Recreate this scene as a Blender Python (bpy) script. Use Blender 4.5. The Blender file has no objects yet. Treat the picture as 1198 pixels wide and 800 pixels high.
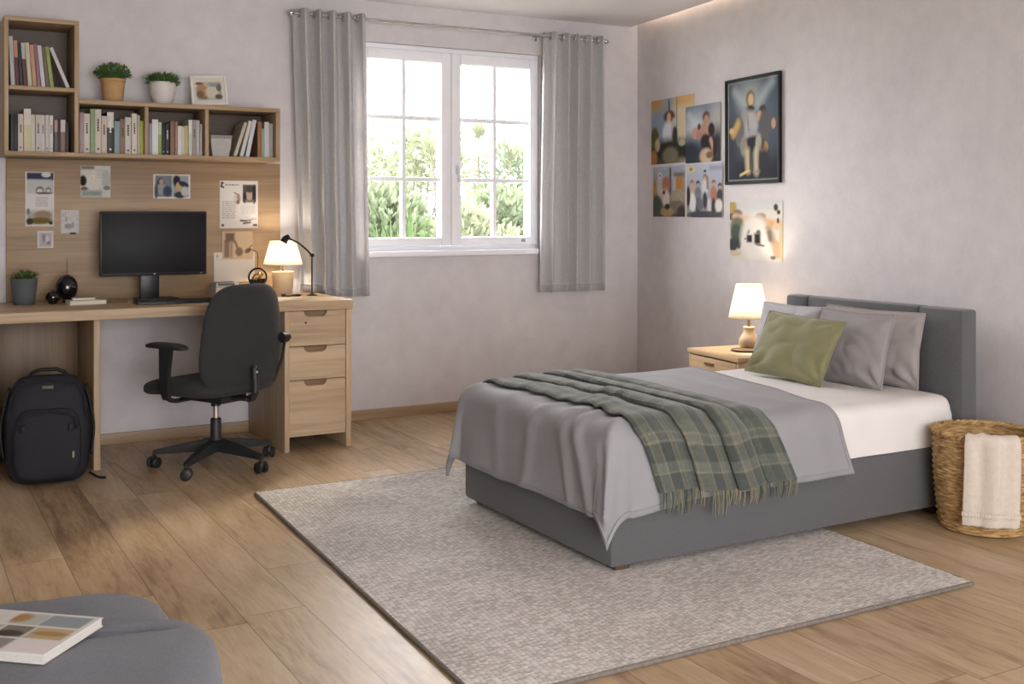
import bpy, bmesh, math, random
import numpy as np
from mathutils import Vector, Matrix, Euler, noise

SC = bpy.context.scene
COL = SC.collection
PI = math.pi
rad = math.radians
random.seed(7)

# ------------------------------------------------------------------ camera, light, exposure
cam_d = bpy.data.cameras.new('camera')
cam = bpy.data.objects.new('camera', cam_d)
COL.objects.link(cam)
cam.location = (0, 0, 1.25)
cam.rotation_euler = (rad(90), 0, rad(-29.377))
cam_d.sensor_width = 36
cam_d.lens = 1295 / 1198 * 36
cam_d.shift_y = -150 / 1198
cam_d.clip_start = 0.05
SC.camera = cam

SC.view_settings.view_transform = 'Standard'
SC.view_settings.look = 'None'
SC.view_settings.gamma = 1
SC.view_settings.use_curve_mapping = False
SC.view_settings.exposure = 0.06

SKY = 11.0                        # away from the window side; the sky the window faces is brighter
world = bpy.data.worlds.new('overcast_sky')
SC.world = world
world.use_nodes = True
bg = world.node_tree.nodes['Background']
bg.inputs['Color'].default_value = (0.975, 0.98, 1.0, 1)
_nt = world.node_tree
_tc = _nt.nodes.new('ShaderNodeTexCoord')
_sx = _nt.nodes.new('ShaderNodeSeparateXYZ')
_mr = _nt.nodes.new('ShaderNodeMapRange')
_nt.links.new(_tc.outputs['Generated'], _sx.inputs[0])
_nt.links.new(_sx.outputs[1], _mr.inputs['Value'])
_mr.inputs['From Min'].default_value = -0.6
_mr.inputs['From Max'].default_value = 0.6
_mr.inputs['To Min'].default_value = SKY
_mr.inputs['To Max'].default_value = SKY * 2.4
_nt.links.new(_mr.outputs[0], bg.inputs['Strength'])

sun_d = bpy.data.lights.new('sun', 'SUN')
sun = bpy.data.objects.new('sun', sun_d)
COL.objects.link(sun)
sun_d.energy = 9.0
sun_d.angle = rad(9)
sun_d.color = (1.0, 0.86, 0.68)
sun.rotation_euler = Vector((-0.66, -0.60, -0.55)).to_track_quat('-Z', 'Y').to_euler()


def portal(name, loc, rot, sx, sy):
    d = bpy.data.lights.new(name, 'AREA')
    d.shape = 'RECTANGLE'
    d.size, d.size_y = sx, sy
    d.cycles.is_portal = True
    o = bpy.data.objects.new(name, d)
    o.location, o.rotation_euler = loc, rot
    COL.objects.link(o)


portal('window_portal', (3.1, 6.44, 1.65), (rad(-90), 0, 0), 1.3, 1.3)
OPENX0, OPENX1, OPENZ = -0.9, 2.5, 2.45  # added opening behind the camera, sized to let sky light in
portal('added_opening_portal', ((OPENX0 + OPENX1) / 2, -2.6, OPENZ / 2), (rad(90), 0, 0), OPENX1 - OPENX0, OPENZ)


# ------------------------------------------------------------------ colour and material helpers
def lin1(c):
    c = c / 255.0
    return c / 12.92 if c <= 0.04045 else ((c + 0.055) / 1.055) ** 2.4


def S(r, g, b):
    return (lin1(r), lin1(g), lin1(b))


def nn(nt, t, **kw):
    n = nt.nodes.new(t)
    for k, v in kw.items():
        setattr(n, k, v)
    return n


def mat(name, col, rough=0.6, var=0.10, scale=12.0, bump=0.0, bscale=150.0, stretch=(1, 1, 1),
        metallic=0.0, spec=0.5, sheen=0.0, detail=4.0, coat=0.0):
    """Principled surface whose own colour varies with a procedural noise, plus a fine bump."""
    m = bpy.data.materials.new(name)
    m.use_nodes = True
    nt = m.node_tree
    b = nt.nodes['Principled BSDF']
    b.inputs['Roughness'].default_value = rough
    b.inputs['Metallic'].default_value = metallic
    b.inputs['Specular IOR Level'].default_value = spec
    b.inputs['Sheen Weight'].default_value = sheen
    b.inputs['Coat Weight'].default_value = coat
    tc = nn(nt, 'ShaderNodeTexCoord')
    mp = nn(nt, 'ShaderNodeMapping')
    mp.inputs['Scale'].default_value = stretch
    nt.links.new(tc.outputs['Object'], mp.inputs['Vector'])
    no = nn(nt, 'ShaderNodeTexNoise')
    no.inputs['Scale'].default_value = scale
    no.inputs['Detail'].default_value = detail
    nt.links.new(mp.outputs[0], no.inputs['Vector'])
    rp = nn(nt, 'ShaderNodeValToRGB')
    rp.color_ramp.elements[0].position = 0.3
    rp.color_ramp.elements[1].position = 0.7
    rp.color_ramp.elements[0].color = tuple(c * (1 - var) for c in col) + (1,)
    rp.color_ramp.elements[1].color = tuple(min(1, c * (1 + var)) for c in col) + (1,)
    nt.links.new(no.outputs['Fac'], rp.inputs['Fac'])
    nt.links.new(rp.outputs['Color'], b.inputs['Base Color'])
    if bump > 0:
        n2 = nn(nt, 'ShaderNodeTexNoise')
        n2.inputs['Scale'].default_value = bscale
        n2.inputs['Detail'].default_value = 3
        nt.links.new(mp.outputs[0], n2.inputs['Vector'])
        bp = nn(nt, 'ShaderNodeBump')
        bp.inputs['Strength'].default_value = bump
        bp.inputs['Distance'].default_value = 0.004
        nt.links.new(n2.outputs['Fac'], bp.inputs['Height'])
        nt.links.new(bp.outputs['Normal'], b.inputs['Normal'])
    return m


def mnode(nt, op, a=None, b=None):
    n = nn(nt, 'ShaderNodeMath', operation=op)
    for i, v in enumerate((a, b)):
        if v is None:
            continue
        if isinstance(v, (int, float)):
            n.inputs[i].default_value = v
        else:
            nt.links.new(v, n.inputs[i])
    return n.outputs[0]


def wood(name, c0, c1, axis='X', rough=0.5, grain=60.0):
    """Straight-grained oak, the grain running along one axis."""
    st = {'X': (0.05, 1, 1), 'Y': (1, 0.05, 1), 'Z': (1, 1, 0.05)}[axis]
    m = bpy.data.materials.new(name)
    m.use_nodes = True
    nt = m.node_tree
    b = nt.nodes['Principled BSDF']
    b.inputs['Roughness'].default_value = rough
    tc = nn(nt, 'ShaderNodeTexCoord')
    mp = nn(nt, 'ShaderNodeMapping')
    mp.inputs['Scale'].default_value = st
    nt.links.new(tc.outputs['Object'], mp.inputs['Vector'])
    n1 = nn(nt, 'ShaderNodeTexNoise')
    n1.inputs['Scale'].default_value = grain
    n1.inputs['Detail'].default_value = 6
    n1.inputs['Distortion'].default_value = 0.6
    n2 = nn(nt, 'ShaderNodeTexNoise')
    n2.inputs['Scale'].default_value = grain / 7
    n2.inputs['Detail'].default_value = 3
    for n in (n1, n2):
        nt.links.new(mp.outputs[0], n.inputs['Vector'])
    s = mnode(nt, 'ADD', mnode(nt, 'MULTIPLY', n1.outputs['Fac'], 0.45), mnode(nt, 'MULTIPLY', n2.outputs['Fac'], 0.55))
    rp = nn(nt, 'ShaderNodeValToRGB')
    rp.color_ramp.elements[0].position = 0.36
    rp.color_ramp.elements[1].position = 0.62
    rp.color_ramp.elements[0].color = tuple(c0) + (1,)
    rp.color_ramp.elements[1].color = tuple(c1) + (1,)
    nt.links.new(s, rp.inputs['Fac'])
    nt.links.new(rp.outputs['Color'], b.inputs['Base Color'])
    bp = nn(nt, 'ShaderNodeBump')
    bp.inputs['Strength'].default_value = 0.12
    bp.inputs['Distance'].default_value = 0.002
    nt.links.new(n1.outputs['Fac'], bp.inputs['Height'])
    nt.links.new(bp.outputs['Normal'], b.inputs['Normal'])
    return m


def attr_mat(name, rough=0.6, sheen=0.0, bump=0.0, bscale=300.0, spec=0.4):
    """Takes the colour printed or woven into the mesh ('Col')."""
    m = bpy.data.materials.new(name)
    m.use_nodes = True
    nt = m.node_tree
    b = nt.nodes['Principled BSDF']
    b.inputs['Roughness'].default_value = rough
    b.inputs['Sheen Weight'].default_value = sheen
    b.inputs['Specular IOR Level'].default_value = spec
    a = nn(nt, 'ShaderNodeAttribute', attribute_name='Col')
    nt.links.new(a.outputs['Color'], b.inputs['Base Color'])
    if bump:
        tc = nn(nt, 'ShaderNodeTexCoord')
        n2 = nn(nt, 'ShaderNodeTexNoise')
        n2.inputs['Scale'].default_value = bscale
        n2.inputs['Detail'].default_value = 2
        nt.links.new(tc.outputs['Object'], n2.inputs['Vector'])
        bp = nn(nt, 'ShaderNodeBump')
        bp.inputs['Strength'].default_value = bump
        bp.inputs['Distance'].default_value = 0.004
        nt.links.new(n2.outputs['Fac'], bp.inputs['Height'])
        nt.links.new(bp.outputs['Normal'], b.inputs['Normal'])
    return m


def emit_mat(name, col, strength):
    m = bpy.data.materials.new(name)
    m.use_nodes = True
    nt = m.node_tree
    nt.nodes.remove(nt.nodes['Principled BSDF'])
    e = nn(nt, 'ShaderNodeEmission')
    e.inputs['Color'].default_value = tuple(col) + (1,)
    e.inputs['Strength'].default_value = strength
    nt.links.new(e.outputs[0], nt.nodes['Material Output'].inputs['Surface'])
    return m


def thin_mat(name, col, trans=0.5, var=0.05, scale=30, bump=0.0):
    """Cloth, paper or leaf that lets part of the light through."""
    m = bpy.data.materials.new(name)
    m.use_nodes = True
    nt = m.node_tree
    nt.nodes.remove(nt.nodes['Principled BSDF'])
    tc = nn(nt, 'ShaderNodeTexCoord')
    no = nn(nt, 'ShaderNodeTexNoise')
    no.inputs['Scale'].default_value = scale
    nt.links.new(tc.outputs['Object'], no.inputs['Vector'])
    rp = nn(nt, 'ShaderNodeValToRGB')
    rp.color_ramp.elements[0].position = 0.3
    rp.color_ramp.elements[1].position = 0.7
    rp.color_ramp.elements[0].color = tuple(c * (1 - var) for c in col) + (1,)
    rp.color_ramp.elements[1].color = tuple(min(1, c * (1 + var)) for c in col) + (1,)
    nt.links.new(no.outputs['Fac'], rp.inputs['Fac'])
    d = nn(nt, 'ShaderNodeBsdfDiffuse')
    t = nn(nt, 'ShaderNodeBsdfTranslucent')
    for n in (d, t):
        nt.links.new(rp.outputs['Color'], n.inputs['Color'])
    mx = nn(nt, 'ShaderNodeMixShader')
    mx.inputs[0].default_value = trans
    nt.links.new(d.outputs[0], mx.inputs[1])
    nt.links.new(t.outputs[0], mx.inputs[2])
    nt.links.new(mx.outputs[0], nt.nodes['Material Output'].inputs['Surface'])
    return m


def glass_mat(name, tint=(1, 1, 1), refl=0.06):
    m = bpy.data.materials.new(name)
    m.use_nodes = True
    nt = m.node_tree
    nt.nodes.remove(nt.nodes['Principled BSDF'])
    t = nn(nt, 'ShaderNodeBsdfTransparent')
    t.inputs['Color'].default_value = tuple(tint) + (1,)
    g = nn(nt, 'ShaderNodeBsdfGlossy')
    g.inputs['Roughness'].default_value = 0.02
    fr = nn(nt, 'ShaderNodeLayerWeight')
    fr.inputs['Blend'].default_value = 0.3
    mx = nn(nt, 'ShaderNodeMixShader')
    k = mnode(nt, 'ADD', mnode(nt, 'MULTIPLY', fr.outputs['Fresnel'], 0.5), refl * 0.5)
    nt.links.new(k, mx.inputs[0])
    nt.links.new(t.outputs[0], mx.inputs[1])
    nt.links.new(g.outputs[0], mx.inputs[2])
    nt.links.new(mx.outputs[0], nt.nodes['Material Output'].inputs['Surface'])
    return m


# ------------------------------------------------------------------ mesh helpers
class MB:
    def __init__(self):
        self.v, self.f, self.mi, self.col = [], [], [], None

    def add(self, vs, fs, mi=0):
        o = len(self.v)
        self.v += [tuple(p) for p in vs]
        for f in fs:
            self.f.append([i + o for i in f])
            self.mi.append(mi)
        return self

    def box(self, c, s, bev=0.0, rot=None, mi=0, seg=2):
        bm = bmesh.new()
        bmesh.ops.create_cube(bm, size=1.0)
        bmesh.ops.scale(bm, vec=s, verts=bm.verts)
        if bev > 0:
            bev = min(bev, min(s) * 0.49)
            bmesh.ops.bevel(bm, geom=bm.edges[:], offset=bev, segments=seg, affect='EDGES', profile=0.5)
        if rot is not None:
            bmesh.ops.rotate(bm, cent=(0, 0, 0), matrix=Euler(rot).to_matrix(), verts=bm.verts)
        bm.verts.index_update()
        vs = [(v.co.x + c[0], v.co.y + c[1], v.co.z + c[2]) for v in bm.verts]
        fs = [[v.index for v in f.verts] for f in bm.faces]
        bm.free()
        return self.add(vs, fs, mi)

    def span(self, a, b, bev=0.0, mi=0):
        return self.box([(a[i] + b[i]) / 2 for i in range(3)], [abs(b[i] - a[i]) for i in range(3)], bev, None, mi)

    def tube(self, pts, r, n=10, closed=False, mi=0):
        pts = [Vector(p) for p in pts]
        m = len(pts)
        rs = r if isinstance(r, (list, tuple)) else [r] * m
        vs, fs = [], []
        prev = None
        for i, p in enumerate(pts):
            if closed:
                t = pts[(i + 1) % m] - pts[i - 1]
            else:
                t = pts[min(i + 1, m - 1)] - pts[max(i - 1, 0)]
            t.normalize()
            if prev is None:
                up = Vector((0, 0, 1)) if abs(t.z) < 0.9 else Vector((1, 0, 0))
                nrm = t.cross(up).normalized()
            else:
                nrm = (prev - t * prev.dot(t)).normalized()
            prev = nrm
            bi = t.cross(nrm)
            for k in range(n):
                a = 2 * PI * k / n
                vs.append(p + (nrm * math.cos(a) + bi * math.sin(a)) * rs[i])
        for i in range(m if closed else m - 1):
            j = (i + 1) % m
            for k in range(n):
                k2 = (k + 1) % n
                fs.append([i * n + k, i * n + k2, j * n + k2, j * n + k])
        if not closed:
            fs.append(list(range(n))[::-1])
            fs.append([(m - 1) * n + k for k in range(n)])
        return self.add(vs, fs, mi)

    def lathe(self, prof, c=(0, 0, 0), n=32, mi=0):
        """prof: (r, z) from bottom to top; open ends are closed when r is 0."""
        vs, fs = [], []
        for r, z in prof:
            for k in range(n):
                a = 2 * PI * k / n
                vs.append((c[0] + r * math.cos(a), c[1] + r * math.sin(a), c[2] + z))
        for i in range(len(prof) - 1):
            for k in range(n):
                k2 = (k + 1) % n
                fs.append([i * n + k, i * n + k2, (i + 1) * n + k2, (i + 1) * n + k])
        return self.add(vs, fs, mi)

    def grid(self, fn, nu, nv, mi=0, wrap=False):
        vs = [fn(i / nu, j / nv) for j in range(nv + 1) for i in range(nu + 1)]
        fs = []
        for j in range(nv):
            for i in range(nu):
                a = j * (nu + 1) + i
                fs.append([a, a + 1, a + nu + 2, a + nu + 1])
        return self.add(vs, fs, mi)

    def ball(self, c, r, nu=24, nv=14, mi=0):
        r = r if isinstance(r, (tuple, list)) else (r, r, r)
        prof = [(math.cos(-PI / 2 + PI * i / nv), math.sin(-PI / 2 + PI * i / nv)) for i in range(nv + 1)]
        vs, fs = [], []
        for pr, pz in prof:
            for k in range(nu):
                a = 2 * PI * k / nu
                vs.append((c[0] + r[0] * pr * math.cos(a), c[1] + r[1] * pr * math.sin(a), c[2] + r[2] * pz))
        for i in range(nv):
            for k in range(nu):
                k2 = (k + 1) % nu
                fs.append([i * nu + k, i * nu + k2, (i + 1) * nu + k2, (i + 1) * nu + k])
        return self.add(vs, fs, mi)

    def prism(self, poly, z0, z1, mi=0):
        """Polygon (x, y) extruded in z."""
        n = len(poly)
        vs = [(x, y, z0) for x, y in poly] + [(x, y, z1) for x, y in poly]
        fs = [list(range(n))[::-1], [n + i for i in range(n)]]
        for i in range(n):
            j = (i + 1) % n
            fs.append([i, j, n + j, n + i])
        return self.add(vs, fs, mi)

    def build(self, name, mats, parent=None, loc=None, rot=None, angle=40, smooth=True, solid=0.0, soff=-1.0, merge=False):
        me = bpy.data.meshes.new(name)
        me.from_pydata(self.v, [], self.f)
        if not isinstance(mats, (list, tuple)):
            mats = [mats]
        for m in mats:
            me.materials.append(m)
        me.polygons.foreach_set('material_index', self.mi)
        if self.col is not None:
            ca = me.color_attributes.new('Col', 'FLOAT_COLOR', 'POINT')
            arr = np.ones((len(self.v), 4), dtype=np.float32)
            arr[:, :3] = self.col
            ca.data.foreach_set('color', arr.ravel())
        if merge:
            bm = bmesh.new()
            bm.from_mesh(me)
            bmesh.ops.remove_doubles(bm, verts=bm.verts, dist=1e-5)
            bmesh.ops.recalc_face_normals(bm, faces=bm.faces)
            bm.to_mesh(me)
            bm.free()
        if smooth:
            me.polygons.foreach_set('use_smooth', [True] * len(me.polygons))
            me.set_sharp_from_angle(angle=rad(angle))
        me.update()
        o = bpy.data.objects.new(name, me)
        COL.objects.link(o)
        if parent is not None:
            o.parent = parent
        if loc is not None:
            o.location = loc
        if rot is not None:
            o.rotation_euler = rot
        if solid:
            md = o.modifiers.new('thickness', 'SOLIDIFY')
            md.thickness = solid
            md.offset = soff
        return o


def tag(o, label, cat, group=None, kind=None):
    o['label'] = label
    o['category'] = cat
    if group:
        o['group'] = group
    if kind:
        o['kind'] = kind
    return o


def thing(name, label, cat, loc=(0, 0, 0), rot=(0, 0, 0), group=None, kind=None):
    o = bpy.data.objects.new(name, None)
    o.empty_display_size = 0.05
    COL.objects.link(o)
    o.location = loc
    o.rotation_euler = rot
    return tag(o, label, cat, group, kind)


def sstep(a, b, x):
    t = min(1.0, max(0.0, (x - a) / (b - a)))
    return t * t * (3 - 2 * t)


def interp(x, xs, ys):
    return float(np.interp(x, xs, ys))


# ------------------------------------------------------------------ the room shell
CEIL = 2.545
WA = rad(7)                       # the bed wall meets the window wall at slightly less than a right angle


def wall_x(y):
    return 4.55 - math.tan(WA) * (6.3 - y)


def plaster(name, col, var):
    m = bpy.data.materials.new(name)
    m.use_nodes = True
    nt = m.node_tree
    b = nt.nodes['Principled BSDF']
    b.inputs['Roughness'].default_value = 0.85
    b.inputs['Specular IOR Level'].default_value = 0.2
    tc = nn(nt, 'ShaderNodeTexCoord')
    outs = []
    for sc, det in ((2.2, 3), (11.0, 6), (60.0, 4)):
        n = nn(nt, 'ShaderNodeTexNoise')
        n.inputs['Scale'].default_value = sc
        n.inputs['Detail'].default_value = det
        nt.links.new(tc.outputs['Object'], n.inputs['Vector'])
        outs.append(n.outputs['Fac'])
    s = mnode(nt, 'ADD', mnode(nt, 'MULTIPLY', outs[0], 0.4), mnode(nt, 'ADD', mnode(nt, 'MULTIPLY', outs[1], 0.4), mnode(nt, 'MULTIPLY', outs[2], 0.2)))
    rp = nn(nt, 'ShaderNodeValToRGB')
    rp.color_ramp.elements[0].position = 0.36
    rp.color_ramp.elements[1].position = 0.64
    rp.color_ramp.elements[0].color = tuple(c * (1 - var) for c in col) + (1,)
    rp.color_ramp.elements[1].color = tuple(c * (1 + var) for c in col) + (1,)
    nt.links.new(s, rp.inputs['Fac'])
    nt.links.new(rp.outputs['Color'], b.inputs['Base Color'])
    bp = nn(nt, 'ShaderNodeBump')
    bp.inputs['Strength'].default_value = 0.25
    bp.inputs['Distance'].default_value = 0.003
    nt.links.new(s, bp.inputs['Height'])
    nt.links.new(bp.outputs['Normal'], b.inputs['Normal'])
    return m


M_wall = plaster('wall_plaster', S(208, 203, 204), 0.07)
M_ceil = plaster('ceiling_paint', S(232, 229, 229), 0.02)
M_white = mat('window_white', S(244, 244, 248), 0.4, 0.02)

OX0, OX1, OZ0, OZ1 = 2.45, 3.76, 1.0, 2.30
w = MB()
w.span((-1.3, 6.3, 0), (OX0, 6.52, 2.75)).span((OX1, 6.3, 0), (4.9, 6.52, 2.75))
w.span((OX0, 6.3, 0), (OX1, 6.52, OZ0)).span((OX0, 6.3, OZ1), (OX1, 6.52, 2.75))
tag(w.build('wall_back', M_wall, smooth=False), 'pale plaster wall with the window in it', 'wall', kind='structure')
w = MB()
w.prism([(wall_x(-2.7), -2.7), (wall_x(6.3), 6.3), (wall_x(6.3) + 0.2, 6.3), (wall_x(-2.7) + 0.2, -2.7)], 0, 2.75)
tag(w.build('wall_right', M_wall, smooth=False), 'pale plaster wall behind the bed with pictures on it', 'wall', kind='structure')
w = MB().span((-1.4, -2.7, 0), (-1.2, 6.3, 2.75))  # unseen wall, coloured darker to cut bounce light on the desk side
tag(w.build('wall_left', plaster('wall_plaster_low_bounce', S(140, 130, 124), 0.06), smooth=False), 'plaster wall on the desk side, darkened to cut bounce, out of view', 'wall', kind='structure')
w = MB()
w.span((-1.4, -2.85, 0), (OPENX0, -2.7, 2.75)).span((OPENX1, -2.85, 0), (3.9, -2.7, 2.75)).span((OPENX0, -2.85, OPENZ), (OPENX1, -2.7, 2.75))
tag(w.build('wall_front', M_wall, smooth=False), 'pale plaster wall with an opening added for sky light behind the viewer', 'wall', kind='structure')


def floor_mat():
    m = bpy.data.materials.new('oak_plank_floor')
    m.use_nodes = True
    nt = m.node_tree
    L = nt.links.new
    b = nt.nodes['Principled BSDF']
    tc = nn(nt, 'ShaderNodeTexCoord')
    sp = nn(nt, 'ShaderNodeSeparateXYZ')
    L(tc.outputs['Object'], sp.inputs[0])
    X, Y = sp.outputs[0], sp.outputs[1]
    PW, PL = 0.2, 1.7
    px = mnode(nt, 'DIVIDE', mnode(nt, 'ADD', X, 0.045), PW)
    pid = mnode(nt, 'FLOOR', px)
    fx = mnode(nt, 'SUBTRACT', px, pid)
    wn = nn(nt, 'ShaderNodeTexWhiteNoise', noise_dimensions='1D')
    L(pid, wn.inputs['W'])
    off = mnode(nt, 'MULTIPLY', wn.outputs['Value'], 7.31)
    py = mnode(nt, 'ADD', mnode(nt, 'DIVIDE', Y, PL), off)
    lid = mnode(nt, 'FLOOR', py)
    fy = mnode(nt, 'SUBTRACT', py, lid)
    w2 = nn(nt, 'ShaderNodeTexWhiteNoise', noise_dimensions='2D')
    cb = nn(nt, 'ShaderNodeCombineXYZ')
    L(pid, cb.inputs[0])
    L(lid, cb.inputs[1])
    L(cb.outputs[0], w2.inputs['Vector'])
    rnd = w2.outputs['Value']
    # grain, stretched along the plank and shifted per plank
    gv = nn(nt, 'ShaderNodeCombineXYZ')
    L(mnode(nt, 'ADD', X, mnode(nt, 'MULTIPLY', rnd, 9.0)), gv.inputs[0])
    L(mnode(nt, 'MULTIPLY', Y, 0.13), gv.inputs[1])
    L(mnode(nt, 'MULTIPLY', rnd, 31.0), gv.inputs[2])
    g1 = nn(nt, 'ShaderNodeTexNoise')
    g1.inputs['Scale'].default_value = 9
    g1.inputs['Detail'].default_value = 5
    g1.inputs['Distortion'].default_value = 1.2
    g2 = nn(nt, 'ShaderNodeTexNoise')
    g2.inputs['Scale'].default_value = 70
    g2.inputs['Detail'].default_value = 5
    g2.inputs['Distortion'].default_value = 0.5
    for g in (g1, g2):
        L(gv.outputs[0], g.inputs['Vector'])
    s = mnode(nt, 'ADD', mnode(nt, 'MULTIPLY', g1.outputs['Fac'], 0.62), mnode(nt, 'MULTIPLY', g2.outputs['Fac'], 0.38))
    s = mnode(nt, 'ADD', s, mnode(nt, 'MULTIPLY', mnode(nt, 'SUBTRACT', rnd, 0.5), 0.14))
    rp = nn(nt, 'ShaderNodeValToRGB')
    e = rp.color_ramp.elements
    e[0].position, e[0].color = 0.30, S(140, 113, 86) + (1,)
    e[1].position, e[1].color = 0.70, S(204, 181, 152) + (1,)
    k = e.new(0.48)
    k.color = S(182, 156, 122) + (1,)
    L(s, rp.inputs['Fac'])
    # joints
    jx = mnode(nt, 'MINIMUM', fx, mnode(nt, 'SUBTRACT', 1.0, fx))
    jy = mnode(nt, 'MINIMUM', fy, mnode(nt, 'SUBTRACT', 1.0, fy))
    jm = mnode(nt, 'MINIMUM', mnode(nt, 'MULTIPLY', jx, PW), mnode(nt, 'MULTIPLY', jy, PL))
    jl = mnode(nt, 'LESS_THAN', jm, 0.0016)
    mx = nn(nt, 'ShaderNodeMix', data_type='RGBA')
    L(mnode(nt, 'MULTIPLY', jl, 0.65), mx.inputs['Factor'])
    L(rp.outputs['Color'], mx.inputs['A'])
    mx.inputs['B'].default_value = S(70, 50, 34) + (1,)
    L(mx.outputs['Result'], b.inputs['Base Color'])
    b.inputs['Roughness'].default_value = 0.42
    b.inputs['Specular IOR Level'].default_value = 0.4
    bp = nn(nt, 'ShaderNodeBump')
    bp.inputs['Strength'].default_value = 0.12
    bp.inputs['Distance'].default_value = 0.002
    L(mnode(nt, 'SUBTRACT', s, jl), bp.inputs['Height'])
    L(bp.outputs['Normal'], b.inputs['Normal'])
    return m


f = MB().prism([(-1.4, -2.85), (wall_x(-2.85) + 0.2, -2.85), (wall_x(6.52) + 0.1, 6.52), (-1.4, 6.52)], -0.1, 0)
tag(f.build('floor', floor_mat(), smooth=False), 'warm oak plank floor', 'floor', kind='structure')

c = MB()
g = 0.055                          # the ceiling stops short of the bed wall; a light strip sits in the gap
c.prism([(-1.4, -2.85), (wall_x(-2.85) - g, -2.85), (wall_x(6.3) - g, 6.3), (-1.4, 6.3)], CEIL, CEIL + 0.05)
c.prism([(-1.4, -2.85), (wall_x(-2.85) + 0.3, -2.85), (wall_x(6.52) + 0.3, 6.52), (-1.4, 6.52)], 2.72, 2.8)
tag(c.build('ceiling', M_ceil, smooth=False), 'pale flat ceiling with a lit gap along the bed wall', 'ceiling', kind='structure')
c = MB()
c.prism([(wall_x(0.5) - g - 0.035, 0.5), (wall_x(0.5) - g - 0.015, 0.5), (wall_x(6.15) - g - 0.015, 6.15), (wall_x(6.15) - g - 0.035, 6.15)], CEIL + 0.051, CEIL + 0.062)
tag(c.build('trim_1', emit_mat('strip_light', (1.0, 0.80, 0.56), 30.0), smooth=False), 'warm light strip in the ceiling gap above the bed wall', 'strip light', kind='structure')

M_skirt = wood('skirting_oak', S(150, 124, 96), S(176, 150, 120), 'X')
b = MB().span((-1.2, 6.284, 0), (4.53, 6.3, 0.06), 0.004)
tag(b.build('baseboard_back', M_skirt), 'low oak skirting board under the window', 'baseboard', kind='structure')
b = MB()
b.prism([(wall_x(-2.6) - 0.016, -2.6), (wall_x(-2.6), -2.6), (wall_x(6.28), 6.28), (wall_x(6.28) - 0.016, 6.28)], 0, 0.06)
tag(b.build('baseboard_right', M_skirt), 'low oak skirting board behind the bed', 'baseboard', kind='structure')

# window: frame, two casements with glazing bars, handle, sill
win = thing('window_1', 'white two-casement window with glazing bars, garden beyond', 'window', (3.105, 6.36, 1.0), kind='structure')


def wx(x):
    return x - 3.105


fr = MB()
Y0, Y1 = -0.03, 0.05
fr.span((wx(OX0), Y0, 0.0), (wx(2.475), Y1, 1.30), 0.004).span((wx(3.745), Y0, 0), (wx(OX1), Y1, 1.30), 0.004)
fr.span((wx(2.475), Y0, 1.27), (wx(3.745), Y1, 1.30), 0.004).span((wx(2.475), Y0, 0), (wx(3.745), Y1, 0.045), 0.004)
fr.build('frame', M_white, win)
M_glass = glass_mat('window_glass')
for (a, b2, g0, g1) in ((2.475, 3.112, 2.545, 3.044), (3.116, 3.745, 3.184, 3.691)):
    s = MB()
    s.span((wx(a), -0.045, 0.047), (wx(g0), 0.03, 1.268), 0.006).span((wx(g1), -0.045, 0.047), (wx(b2), 0.03, 1.268), 0.006)
    s.span((wx(g0), -0.045, 0.047), (wx(g1), 0.03, 0.10), 0.006).span((wx(g0), -0.045, 1.205), (wx(g1), 0.03, 1.268), 0.006)
    so = s.build('casement', M_white, win)
    bars = MB()
    cx = (g0 + g1) / 2
    bars.span((wx(cx) - 0.013, -0.025, 0.1), (wx(cx) + 0.013, 0.015, 1.205), 0.003)
    for z in (0.466, 0.85):
        bars.span((wx(g0), -0.026, z - 0.013), (wx(g1), 0.014, z + 0.013), 0.003)
    bars.build('glazing_bars', M_white, so)
    MB().span((wx(g0) - 0.005, -0.004, 0.095), (wx(g1) + 0.005, 0.0, 1.21)).build('glass', M_glass, so, smooth=False)
    if a > 3:
        hd = MB()
        hd.box((wx(3.155), -0.05, 0.53), (0.022, 0.012, 0.06), 0.004)
        hd.box((wx(3.155), -0.065, 0.50), (0.014, 0.014, 0.1), 0.005)
        hd.build('handle', mat('handle_white', S(215, 215, 218), 0.35, 0.02), so)
        MB().box((wx(3.64), -0.047, 0.075), (0.03, 0.004, 0.02), 0.003).build('lock', mat('lock_grey', S(150, 152, 158), 0.4), so)
MB().span((wx(2.45), -0.112, -0.015), (wx(3.72), -0.03, 0.02), 0.006).build('sill', M_white, win)

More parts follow.
